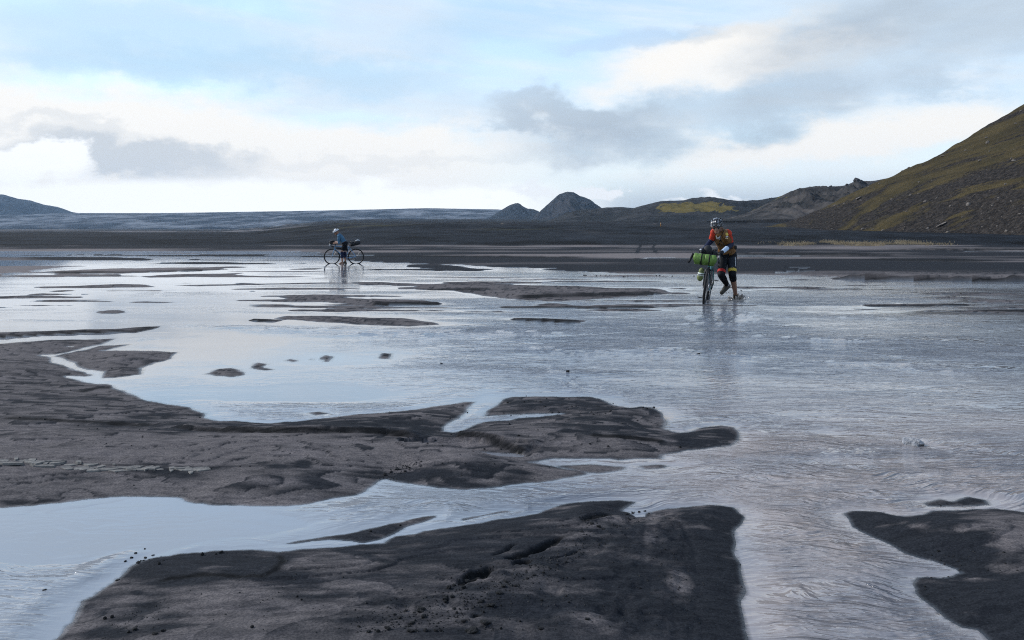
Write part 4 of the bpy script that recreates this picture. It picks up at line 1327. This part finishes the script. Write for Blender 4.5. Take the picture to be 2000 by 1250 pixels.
A.cloth('sock', personA, white, {'r_calf': (.78, 2)}, .006, .0)
A.cloth('shoe', personA, shoe, {'r_foot': (-2, 3)}, .008, .0)
A.cloth('shoe', personA, shoe, {'l_foot': (-2, 3)}, .008, .0)


def on_body(B, p, off):
    """nearest body surface point pushed outwards"""
    d = ((B.co - np.array(p)) ** 2).sum(1)
    k = int(d.argmin())
    return Vector(B.co[k]) + Vector(B.no[k]) * off


def skin_line(B, pts, off, n=14):
    out = []
    pts = [Vector(p) for p in pts]
    for i in range(len(pts) - 1):
        for t in np.linspace(0, 1, n)[:-1]:
            out.append(on_body(B, pts[i].lerp(pts[i + 1], t), off))
    out.append(on_body(B, pts[-1], off))
    for _ in range(3):
        out = [out[0]] + [(out[i - 1] + out[i] * 2 + out[i + 1]) / 4 for i in range(1, len(out) - 1)] + [out[-1]]
    return out


obj('harness_strap', [tube(skin_line(A, [ZA(630, 205, 16.15), ZA(600, 300, 16.1), ZA(575, 370, 16.2), ZA(540, 410, 16.3)], .030), .012, 6, flat=.5)], strapm, personA)
obj('harness_strap', [tube(skin_line(A, [ZA(590, 345, 16.15), ZA(650, 385, 16.3), ZA(720, 400, 16.45)], .030), .011, 6, flat=.5)], strapm, personA)
obj('hip_pouch', [slab(ZA(737, 398, 16.52), (.05, .10, .075), None, .25)], dkbag, personA)
# white script across the chest, badges on the sleeve
for zz in ([(535, 275), (548, 300), (545, 325), (562, 290), (572, 320)], [(528, 318), (545, 335), (565, 325), (580, 335), (600, 322)], [(575, 275), (572, 310), (590, 280), (585, 330)]):
    obj('chest_lettering', [tube(skin_line(A, [ZA(x, y, 16.15) for x, y in zz], .028, 5), .006, 5)], white, personA)
sl = on_body(A, ZA(662, 262, 16.15), .018)
nrm = (cam.location - sl).normalized()
uu, ww = frame_of(nrm)
Rb = Matrix((ww, uu, nrm)).transposed()
bd = obj('sleeve_badge', [ball(sl, (.032, .032, .008), Rb, 18, 6)], plain('yellow_print', (.70, .52, .12), .6, .2, var=.08), personA)
up_ = Vector((0, 0, 1)); rt = up_.cross(nrm).normalized()
for s in (-1, 1):
    obj('badge_eye', [ball(sl + rt * .010 * s + up_ * .008 + nrm * .007, (.004, .004, .004), None, 8, 5)], lens, bd)
obj('badge_smile', [tube([sl + rt * .016 * math.sin(t) - up_ * (.004 + .012 * math.cos(t)) + nrm * .0075 for t in np.linspace(-1.2, 1.2, 7)], .0025, 5)], lens, bd)
obj('sleeve_print', [tube(skin_line(A, [ZA(655, 300, 16.15), ZA(688, 292, 16.15)], .019, 5), .013, 6)], white, personA)
obj('sleeve_print', [tube(skin_line(A, [ZA(652, 330, 16.15), ZA(694, 326, 16.15)], .019, 5), .008, 6)], plain('cream_print', (.68, .55, .30), .6, .2), personA)
obj('thigh_stripe', [tube(skin_line(A, [ZA(742, 500, 16.5), ZA(744, 600, 16.42)], .012, 8), [.012] * 9, 6, flat=.5)], white, personA)
for ch in personA.children:
    ch.location = ch.location - org

# ---- the rider in blue beside the pale blue bicycle
dB = 39.02
B2 = Body()
pel, wst, chs, nck = ZB(795, 575, dB), ZB(752, 500, dB), ZB(690, 415, dB), ZB(655, 352, dB)
lat = Vector((0, -1, 0))
for s in (-1, 1):
    o_ = lat * .06 * s
    B2.limb('pelvis', pel + o_, wst + o_, .105, .090)
    B2.limb('waist', wst + o_, chs + o_ * 1.1, .092, .102)
    B2.limb('chest', chs + o_ * 1.1, nck + o_ - Vector((0, 0, .03)), .098, .066)
lsh, rsh = ZB(668, 392, dB) + lat * .175, ZB(660, 388, dB) - lat * .175
B2.limb('shoulder', lsh, rsh, .060, .060)
B2.limb('neck', nck, ZB(622, 325, dB), .054, .050)
gL, gR = on(bikeB, (1.035, .208, .93)), on(bikeB, (1.035, -.208, .93))
for tag_, sh, eb, gr in (('l', lsh, ZB(668, 560, dB) + lat * .22, gL), ('r', rsh, ZB(640, 520, dB) - lat * .16, gR)):
    wr = eb.lerp(gr, .74)
    B2.limb(tag_ + '_upper_arm', sh, eb, .052, .042)
    B2.limb(tag_ + '_forearm', eb, wr, .040, .027)
    hand(B2, tag_ + '_hand', wr, gr + Vector((0, 0, .018)), (0, 0, 1), 1)
legs = {'l': (ZB(795, 600, dB) + lat * .085, ZB(738, 795, dB) + lat * .09, ZB(742, 1018, dB) + lat * .09), 'r': (ZB(800, 600, dB) - lat * .085, ZB(785, 800, dB) - lat * .08, ZB(800, 1005, dB) - lat * .08)}
for k_, (h_, kn, an) in legs.items():
    an.z = max(an.z, .03)
    B2.limb(k_ + '_thigh', h_, kn, .088, .058)
    B2.limb(k_ + '_shin', kn, kn.lerp(an, .35), .055, .054)
    B2.limb(k_ + '_calf', kn.lerp(an, .35), an, .052, .035)
    heel = an + Vector((.03, 0, 0)); heel.z = BED + .04
    toe = an + Vector((-.17, 0, 0)); toe.z = BED + .05
    B2.limb(k_ + '_foot', an, heel, .034, .034)
    B2.limb(k_ + '_foot', heel, toe, .034, .026)
    B2.limb(k_ + '_foot', an, an.lerp(toe, .6), .034, .030)
personB = thing('person', 'person in white helmet and blue top leaning over a pale blue bicycle', 'person', (legs['l'][2].x, legs['l'][2].y, BED), 'riders wading the river')
org = personB.location.copy()
hc, hf, hu, hs = head_shapes(B2, ZB(588, 298, dB), (-.86, -.08, -.50), (-.50, -.03, .86))
B2.build(personB, skin, .011)
helmet(personB, hc, hf, hu, hs, whshell, blackm, strapm)
for s in (-1, 1):
    obj('eye', [ball(hc + hf * .084 + hs * .033 * s + hu * .004, (.009, .012, .009))], white, personB)
obj('mouth', [tube([hc + hf * .093 - hu * .062 + hs * .02 * t for t in (-1, 0, 1)], [.003, .005, .003], 6)], teeth, personB)
bluej = plain('blue_jersey_cloth', (.045, .12, .20), .7, .25, var=.25, scale=10)
B2.cloth('jersey', personB, bluej, {'pelvis': (.45, 2), 'waist': (-1, 2), 'chest': (-1, 2), 'shoulder': (-1, 2), 'neck': (-1, .3), 'l_upper_arm': (-1, 2), 'r_upper_arm': (-1, .9)}, .012, .010)
B2.cloth('shorts', personB, lycra, {'pelvis': (-2, .46), 'l_thigh': (-1, .72), 'r_thigh': (-1, .72)}, .009, .003)
for n_ in 'lr':
    B2.cloth('leg_band', personB, white, {n_ + '_thigh': (.73, .79)}, .011, .0)
    B2.cloth('knee_warmer', personB, navy, {n_ + '_thigh': (.86, 2), n_ + '_shin': (-1, 2), n_ + '_calf': (-1, .35)}, .009, .003)
    B2.cloth('glove', personB, lycra, {n_ + '_hand': (-2, 3)}, .003, .0)
B2.cloth('shoe', personB, shoe, {'r_foot': (-2, 3)}, .008, .0)
obj('waist_pouch', [ball(ZB(842, 540, dB), (.05, .09, .05))], dkbag, personB)
for ch in personB.children:
    ch.location = ch.location - org


# ================================================================== STONES, CLODS, FLAKES AND SMALL THINGS
def lump(name, mat, seed, flat=.7, rough=.35, sub=2):
    rr = random.Random(seed)
    bm = bmesh.new()
    bmesh.ops.create_icosphere(bm, subdivisions=sub, radius=1.0)
    off = [rr.uniform(0, 50) for _ in range(3)]
    cuts = [Vector((rr.gauss(0, 1), rr.gauss(0, 1), rr.gauss(0, 1))).normalized() for _ in range(6)]
    for v in bm.verts:
        n = v.co.normalized()
        r = 1 + rough * float(fbm(np.array([n.x * 1.7 + off[0] + n.z]), np.array([n.y * 1.7 + off[1] - n.z * .7]), 3)[0])
        for c in cuts:
            d = n.dot(c)
            if d > .62:
                r *= .62 / d * .5 + .5
        v.co = n * r
        v.co.z *= flat
    me = bpy.data.meshes.new(name)
    bm.to_mesh(me)
    bm.free()
    me.materials.append(mat)
    return me


def stone_mat(name, a, b, sc):
    m, q = material(name)
    p = q.n('ShaderNodeTexCoord').outputs['Object']
    n = q.noise(p, sc, 5, .65)
    q.principled(q.mix(q.sstep(n, .35, .68), a, b), .9, q.bump(n, .6, .15), spec=.15)
    return m


boulder_m = stone_mat('weathered_boulder', (.075, .068, .062), (.20, .175, .155), 2.2)
dark_rock_m = stone_mat('dark_outcrop_rock', (.020, .021, .024), (.075, .072, .074), 2.5)
clod_m = stone_mat('black_wet_mud', (.010, .011, .012), (.032, .032, .034), 3.0)
flake_m = stone_mat('dried_silt', (.095, .092, .09), (.19, .185, .175), 3.0)
PB = [lump('boulder', boulder_m, i, .75) for i in range(6)]
PD = [lump('rock', dark_rock_m, 20 + i, .8, .5) for i in range(4)]
PC = [lump('mud_clod', clod_m, 40 + i, .62, .5, 2) for i in range(6)]


def put(name, me, loc, size, label=None, cat=None, group=None, parent=None, rot=None):
    o = bpy.data.objects.new(name, me)
    COL.objects.link(o)
    o.location = loc
    o.scale = size
    o.rotation_euler = rot or (random.uniform(-.2, .2), random.uniform(-.2, .2), random.uniform(0, 6.28))
    o.parent = parent
    if label:
        tag(o, label, cat, group)
    return o


face_ = (tt <= 1.0) & (tt > 0) & (xpx > 0)
HX, HY, HXp, HYp, HZp = xpx[face_], ypx[face_], Xs[face_], Ys[face_], Zs[face_]


def on_slope(x, y):
    k = int(((HX - x) ** 2 + (HY - y) ** 2).argmin())
    return Vector((HXp[k], HYp[k], HZp[k])), HYp[k] / F_PX


def slope_label(x, y, w_, h_):
    k = int(((HX - x) ** 2 + (HY - y) ** 2).argmin())
    foot = y > 436
    size = 'large' if w_ * h_ >= 45 else ('middling' if w_ * h_ >= 24 else 'small')
    shape = 'upright' if h_ > w_ else ('long flat' if w_ > 1.7 * h_ else 'rounded')
    where = 'at the black foot of the hillside' if foot else ('on the bare skyline edge of the hillside' if y - np.interp(x, sil[:, 0], sil[:, 1]) < 16 else ('in the moss streaks of the hillside' if y < np.interp(x, [1470, 1640, 1740, 1800, 1860, 2000], [470, 455, 425, 398, 372, 322]) else 'in the dark gravel below the moss'))
    return f'{size} {shape} pale boulder {where}'


# boulders that the slope shows one by one: (x, y, width, height) in photo pixels
for i, (x, y, w_, h_) in enumerate([(1891, 396, 9, 13), (1857, 401, 7, 5), (1807, 392, 7, 6), (1830, 386, 5, 5), (1930, 276, 8, 10), (1928, 268, 8, 4), (1841, 304, 9, 4), (1915, 312, 10, 5), (1980, 312, 11, 6), (1975, 308, 5, 5), (1964, 359, 7, 5),
                                    (1939, 400, 6, 6), (1992, 417, 7, 6), (1918, 417, 5, 4), (1779, 380, 8, 6), (1793, 377, 5, 3), (1852, 451, 9, 7), (1812, 444, 7, 6), (1725, 449, 6, 6), (1705, 447, 5, 4), (1685, 446, 7, 6), (1648, 397, 5, 4),
                                    (1630, 400, 6, 5), (1741, 388, 5, 4), (1682, 390, 6, 4), (1717, 358, 5, 4), (1880, 423, 4, 3), (1965, 450, 8, 8), (1947, 440, 5, 4), (1933, 425, 4, 4), (1983, 240, 6, 4), (1994, 216, 6, 4), (1887, 292, 5, 4), (1933, 295, 4, 4),
                                    (1796, 355, 5, 4), (1803, 404, 6, 4), (1770, 412, 5, 4), (1905, 380, 5, 3), (1950, 385, 5, 4), (1975, 392, 6, 4), (1625, 446, 4, 3), (1919, 441, 5, 5), (1776, 326, 5, 4), (1762, 333, 4, 3), (1697, 364, 4, 3)]):
    p, m_ = on_slope(x, y + h_ * .3)
    put('boulder', PB[i % 6], p, (w_ * m_ * .55, w_ * m_ * .5, h_ * m_ * .62), slope_label(x, y, w_, h_), 'boulder', 'boulders on the hillside')
for i, (x, y, w_, h_, lb_) in enumerate([(1837, 441, 24, 6, 'long pale slab tilted on the black foot of the hillside'), (1675, 389, 16, 5, 'narrow grey slab slanting across the mossy slope')]):
    p, m_ = on_slope(x, y)
    put('rock_slab', PB[i], p + Vector((0, -.3, .25)), (w_ * m_ * .5, .5, h_ * m_ * .32), lb_, 'rock slab', rot=(0, math.radians(-27), 0))
# outcrops on the skyline behind
for x, y, ws, d, lb_ in ((1680, 355, ((0, 0, 26, 17), (-5, 4, 12, 14), (8, -1, 14, 10), (14, -4, 12, 6)), 545, 'craggy dark rock outcrop crowning the ridge behind the hillside'), (1714, 354, ((0, 0, 20, 7), (7, 1, 14, 8), (-8, -2, 10, 5)), 540, 'low dark crag where the ridge meets the mossy slope')):
    t = thing('rock_outcrop', lb_, 'rock outcrop', at(x, y + 6, d))
    for i, (ox, oy, w_, h_) in enumerate(ws):
        put('crag', PD[i], Vector((ox, i * 2, oy)) * (d / F_PX) + Vector((0, 0, 1.2)), (w_ * d / F_PX * .55, 2.2, h_ * d / F_PX * .62), parent=t)
for x, y, w_, h_, d in ((1622, 365, 8, 8, 555), (1582, 367, 9, 6, 555), (1600, 367.5, 7, 4, 555), (1637, 365, 6, 4, 555), (1655, 361, 8, 6, 550), (1563, 371, 6, 5, 556)):
    put('rock', PD[int(x) % 4], at(x, y, d), (w_ * d / F_PX * .5, 1.2, h_ * d / F_PX * .55), 'small black rock standing on the skyline of the rocky ridge', 'rock', 'rocks along the ridge')

# ---- things on the sand: look up the ground under a photo pixel
kk = int((Y[:, 0] < 30).sum())
GX, GY = (1000 + F_PX * X[:kk] / Y[:kk]), (HZ - (np.maximum(Z[:kk], 0) - CAM_H) / Y[:kk] * F_PX)


def on_ground(x, y):
    d = (GX - x) ** 2 + (GY - y) ** 2
    r_, c_ = np.unravel_index(int(d.argmin()), d.shape)
    return Vector((X[r_, c_], Y[r_, c_], Z[r_, c_])), Y[r_, c_] / F_PX


CL = [(910, 1133, 16, 8), (912, 1124, 6, 6), (932, 1131, 10, 6), (878, 1146, 11, 8), (888, 1141, 8, 5), (868, 1166, 14, 12), (884, 1164, 12, 7), (870, 1174, 9, 7), (905, 1146, 12, 8), (940, 1171, 13, 7), (975, 1157, 16, 7), (982, 1143, 12, 7), (990, 1134, 11, 6), (1007, 1142, 9, 5), (958, 1180, 18, 8), (944, 1195, 5, 6), (948, 1214, 24, 8),
      (904, 1213, 9, 6), (915, 1229, 14, 7), (925, 1236, 30, 9), (820, 1190, 22, 10), (829, 1203, 13, 8), (803, 1216, 10, 8), (802, 1237, 14, 8), (830, 1242, 10, 8), (850, 1236, 10, 6), (861, 1230, 7, 6), (891, 1195, 6, 6), (889, 1188, 9, 5), (1145, 1208, 9, 6), (1054, 1225, 12, 7), (976, 1226, 6, 5), (1018, 1212, 6, 5), (1108, 1163, 5, 4),
      (1060, 1172, 7, 6), (1109, 1175, 5, 4), (970, 1184, 4, 4), (980, 1181, 4, 4), (760, 1225, 12, 7), (740, 1231, 9, 6), (718, 1236, 10, 6), (700, 1222, 7, 5), (770, 1199, 8, 5), (782, 1205, 9, 6), (795, 1192, 7, 5), (256, 1086, 9, 8), (264, 1078, 8, 7), (284, 1071, 6, 4), (311, 1099, 6, 9), (394, 1082, 8, 8), (430, 1077, 10, 7), (420, 1081, 5, 4),
      (230, 1132, 12, 5), (88, 1150, 10, 6), (492, 1222, 9, 7), (581, 1164, 6, 5), (588, 1170, 5, 4), (203, 1206, 8, 7), (218, 1203, 8, 8), (262, 1226, 12, 8), (300, 1236, 14, 6), (250, 1232, 8, 7), (320, 1232, 10, 7), (722, 1036, 6, 5), (783, 1026, 5, 4), (1277, 794, 7, 6), (1262, 797, 5, 4), (1255, 796, 4, 4), (990, 785, 5, 3), (1025, 784, 4, 3),
      (1055, 785, 6, 3), (1012, 850, 5, 3), (1153, 867, 5, 4), (999, 810, 4, 4), (1329, 871, 6, 4), (864, 709, 9, 4), (1108, 722, 11, 9), (1362, 690, 14, 6), (1440, 692, 16, 7), (1838, 985, 4, 5), (1832, 1075, 7, 4), (1806, 1144, 5, 4), (1960, 1078, 5, 3), (776, 914, 8, 4), (790, 918, 7, 4), (765, 922, 8, 4), (752, 927, 7, 5), (800, 912, 5, 3),
      (272, 1095, 12, 7), (285, 1088, 10, 6), (300, 1082, 9, 5), (246, 1095, 8, 7), (1155, 1022, 10, 5), (1170, 1027, 11, 5), (1135, 1036, 9, 5), (1180, 1031, 8, 4), (1235, 1001, 9, 5), (1250, 999, 9, 5), (1262, 997, 8, 4), (1225, 1003, 8, 4), (1060, 1117, 7, 5), (1045, 1122, 8, 5), (1075, 1109, 7, 4), (1090, 1102, 6, 4), (1105, 1096, 6, 4), (1030, 1129, 8, 5)]
for i, (x, y, w_, h_) in enumerate(CL):
    p, m_ = on_ground(x, y + h_ * .4)
    wet_ = p.z < .002
    p.z = max(p.z, .0)
    if wet_: w_, h_ = w_ * .8, h_ * .5
    size = 'big' if w_ * h_ >= 100 else ('middling' if w_ * h_ >= 45 else 'small')
    form = 'long' if w_ > 2 * h_ else ('flat' if w_ > 1.4 * h_ else 'round')
    if wet_:
        lb_ = f'{size} {form} wet black stone ' + ('in the riffle beside the near bar' if x < 350 else ('in the wide channel below the wading rider' if p.y > 7 else 'at the waterline of the near bar'))
    elif p.y >= 4.6:
        lb_ = f'{size} {form} dark clod on the long bar ' + ('above its lobed water edge' if y > 900 else 'by the blunt end near the pool')
    else:
        lb_ = f'{size} {form} black mud clod ' + ('on the tapering end of the near bar' if x < 420 else ('in the scatter low on the near bar' if x < 840 else ('beside the churned pits of the near bar' if y > 1070 else 'on the upper wheel rut of the near bar') if x < 1050 or y > 1090 else 'along the wheel ruts of the near bar')) + (', on bare sand' if 440 < x < 690 else '')
    put('river_stone' if wet_ else 'mud_clod', PC[i % 6], p + Vector((0, 0, h_ * m_ * .25)), (w_ * m_ * .52, w_ * m_ * .48, h_ * m_ * .75), lb_, 'stone' if wet_ else 'mud clod', 'stones in the river' if wet_ else ('clods on the near bar' if p.y < 4.6 else 'clods on the long bar'))
# crumbs too small to tell apart
V_, F_ = [], []
def crumb(p, r):
    o = len(V_)
    for dx_, dy_, dz_ in ((1, 0, 0), (0, 1, 0), (-1, 0, 0), (0, -1, 0), (0, 0, .8), (0, 0, -.4)):
        V_.append((p.x + dx_ * r * random.uniform(.6, 1.3), p.y + dy_ * r * random.uniform(.6, 1.3), p.z + dz_ * r))
    F_.extend([(o + a, o + b, o + 4) for a, b in ((0, 1), (1, 2), (2, 3), (3, 0))] + [(o + b, o + a, o + 5) for a, b in ((0, 1), (1, 2), (2, 3), (3, 0))])
fields = [(960, 1150, 150, 50, -.35, 620), (800, 1215, 130, 40, -.1, 420), (1090, 1090, 90, 22, -.4, 260), (1200, 1015, 90, 20, -.15, 150), (270, 1090, 40, 14, -.3, 140), (1110, 800, 170, 24, 0, 130), (780, 918, 45, 12, -.4, 120), (1300, 1120, 110, 110, 0, 180), (1100, 1190, 180, 60, 0, 160), (560, 1180, 220, 60, 0, 110),
          (250, 1215, 90, 26, -.3, 110), (1880, 1100, 120, 100, 0, 110), (900, 870, 300, 60, 0, 150), (300, 850, 300, 90, 0, 90), (1220, 540, 160, 4, 0, 60), (1700, 575, 300, 10, 0, 60)]
for cx, cy, rx, ry, tl, n_ in fields:
    for _ in range(n_):
        a_, r_ = random.gauss(0, .55) * rx, random.gauss(0, .55) * ry
        x, y = cx + a_ * math.cos(tl) - r_ * math.sin(tl), cy + a_ * math.sin(tl) + r_ * math.cos(tl)
        if y > 1290 or y < 500:
            continue
        Xg, Yg = gp(x, y)
        p, m_ = on_ground(x, y)
        if p.z < -.004:
            continue
        crumb(p + Vector((random.uniform(-1, 1), random.uniform(-1, 1), 0)) * m_ * 2, random.choice((.6, .8, 1, 1.3, 1.9, 2.6)) * m_ * 1.1)
me = bpy.data.meshes.new('mud_crumbs')
me.from_pydata(V_, [], F_)
me.materials.append(clod_m)
o = bpy.data.objects.new('mud_crumbs', me)
COL.objects.link(o)
tag(o, 'scattered black mud crumbs and grit on the sand', 'mud', kind='stuff')

# cracked plates of pale dried silt in the old rill on the long bar
for i in range(40):
    x = -10 + 400 * (i + random.random() * 1.6) / 40
    c_, h_ = np.interp(x, [0, 120, 240, 400], [901, 908, 915, 917]), np.interp(x, [0, 120, 240, 330, 400], [8, 7.5, 5, 3.5, 2])
    y = c_ + random.uniform(-1, 1) * h_
    rw_, rh_ = random.choice((5, 7, 10, 16, 24)) * random.uniform(.8, 1.2), random.uniform(1.0, 4.0)
    ctr, m_ = on_ground(x, y)
    n_ = random.randint(5, 7)
    x0, y0 = gp(x, y)
    ty, sk = random.uniform(-.02, .07), random.uniform(-3.0, 2.0)
    V1 = []
    for k in range(n_):
        a = 2 * math.pi * (k + random.uniform(-.35, .35)) / n_
        rr = random.uniform(.6, 1.3)
        oy = math.sin(a) * rh_ * rr
        gx, gy = gp(x + math.cos(a) * rw_ * rr + oy * sk, y + oy)
        V1.append((gx - x0, gy - y0, .0035 + (gy - y0) * ty))
    V2 = [(a_ * 1.06, b_ * 1.06, c2 - .010) for a_, b_, c2 in V1]
    me = bpy.data.meshes.new('silt_plate')
    me.from_pydata(V1 + V2, [], [tuple(range(n_))[::-1]] + [(k, (k + 1) % n_, (k + 1) % n_ + n_, k + n_) for k in range(n_)])
    me.materials.append(flake_m)
    o = bpy.data.objects.new('silt_plate', me)
    COL.objects.link(o)
    o.location = ctr + Vector((0, 0, random.uniform(-.003, .003)))
    o.parent = ground

# half-drowned white stone with water sheeting over it
sx, sy = gp(1783, 868)
put('river_stone', lump('river_stone', stone_mat('pale_wet_stone', (.22, .23, .25), (.40, .41, .43), 2.0), 77, .5, .3, 3), (sx, sy, .008), (.055, .08, .05), 'pale rounded stone with water sheeting over it in the wide channel', 'stone', rot=(0, 0, .3))

# ---- splash round the planted foot
spl, q = material('splashing_river_water')
q.principled((.27, .25, .23), .08, q.bump(q.noise(q.n('ShaderNodeTexCoord').outputs['Object'], 40, 3), .4, .02), ior=1.333)
st_ = thing('water_splash', 'crown of brown water thrown up round the planted foot', 'splash', (lan.x, lan.y, 0) if False else (personA.location.x, personA.location.y, 0))
for i in range(17):
    a = 2 * math.pi * i / 17 + random.uniform(-.15, .15)
    R0 = random.uniform(.075, .12)
    hgt = random.uniform(.03, .085) * (1.3 if math.cos(a) > .3 else .8)
    lean_ = random.uniform(.3, .9)
    c_ = Vector((math.cos(a), math.sin(a), 0))
    obj('water_sheet', [tube([c_ * R0 + Vector((0, 0, -.01)), c_ * (R0 + hgt * lean_ * .4) + Vector((0, 0, hgt * .5)), c_ * (R0 + hgt * lean_) + Vector((0, 0, hgt * .95)), c_ * (R0 + hgt * lean_ * 1.25) + Vector((0, 0, hgt * 1.05))], [.034, .030, .022, .008], 8, flat=.6)], spl, st_)
obj('droplets', [ball((math.cos(a) * r_, math.sin(a) * r_, z_), random.uniform(.004, .009), None, 6, 4) for a, r_, z_ in ((random.uniform(0, 6.28), random.uniform(.12, .30), random.uniform(.02, .17)) for _ in range(40))], spl, st_)
obj('foam_ring', [ring((0, 0, .002), .13, .022, (0, 0, 1), 30, 8, .5), ring((.02, 0, .001), .20, .014, (0, 0, 1), 34, 8, .5)], spl, st_)

# ---- yellow trail stake on the dark terrace
def far_ground(x, d):
    r_ = int(np.abs(Y[:, 0] - d).argmin())
    c_ = int(np.abs(1000 + F_PX * X[r_] / Y[r_] - x).argmin())
    return Vector((X[r_, c_], Y[r_, c_], Z[r_, c_]))
p = far_ground(1291, 250)
stk = thing('trail_marker', 'short orange-yellow marker stake standing on the dark gravel terrace', 'marker stake', p)
obj('stake', [tube([(0, 0, -.2), (0, 0, .9), (0, 0, 1.0)], [.085, .08, .05], 8)], plain('ochre_stake_paint', (.50, .22, .03), .6, .3), stk)
obj('top_band', [tube([(0, 0, .74), (0, 0, .86)], .092, 8)], plain('pale_band_paint', (.55, .50, .38), .6, .3), stk)
for x, d, w_, lb_ in ((1283, 330, 1.3, 'lone dark boulder on the terrace near the marker stake'), (982, 330, 1.0, 'grey boulder on the hummocky terrace below the twin peaks')):
    put('boulder', PD[1] if x > 1100 else PB[2], far_ground(x, d) + Vector((0, 0, .3)), (w_, w_ * .7, w_ * .8), lb_, 'boulder')

# ---- fringe of dry grass where the flats meet the slope
V_, F_ = [], []
for _ in range(5200):
    x = random.triangular(1470, 1870, 1690)
    d = 118 + abs(random.gauss(0, 1)) * 5 + 6 * max(0, math.sin(x * .04))
    if fbm(np.array([x / 22.]), np.array([d / 5.]), 2)[0] < -.18:
        continue
    p = far_ground(x + random.uniform(-2, 2), d)
    p += Vector((random.uniform(-.1, .1), random.uniform(-1, 1), 0))
    h_ = random.uniform(.12, .34)
    lx, ly = random.gauss(0, .35) * h_, random.gauss(0, .25) * h_
    o_ = len(V_)
    w_ = random.uniform(.02, .045)
    V_ += [(p.x - w_, p.y, p.z - .05), (p.x + w_, p.y, p.z - .05), (p.x + w_ * .6 + lx * .5, p.y + ly * .5, p.z + h_ * .6), (p.x - w_ * .6 + lx * .5, p.y + ly * .5, p.z + h_ * .6), (p.x + lx, p.y + ly, p.z + h_)]
    F_ += [(o_, o_ + 1, o_ + 2, o_ + 3), (o_ + 3, o_ + 2, o_ + 4)]
me = bpy.data.meshes.new('dry_grass')
me.from_pydata(V_, [], F_)
me.materials.append(plain('straw_grass', (.42, .32, .20), .9, .1, var=.35, scale=.8))
o = bpy.data.objects.new('dry_grass', me)
COL.objects.link(o)
tag(o, 'fringe of pale dry grass along the foot of the hillside', 'grass', kind='stuff')
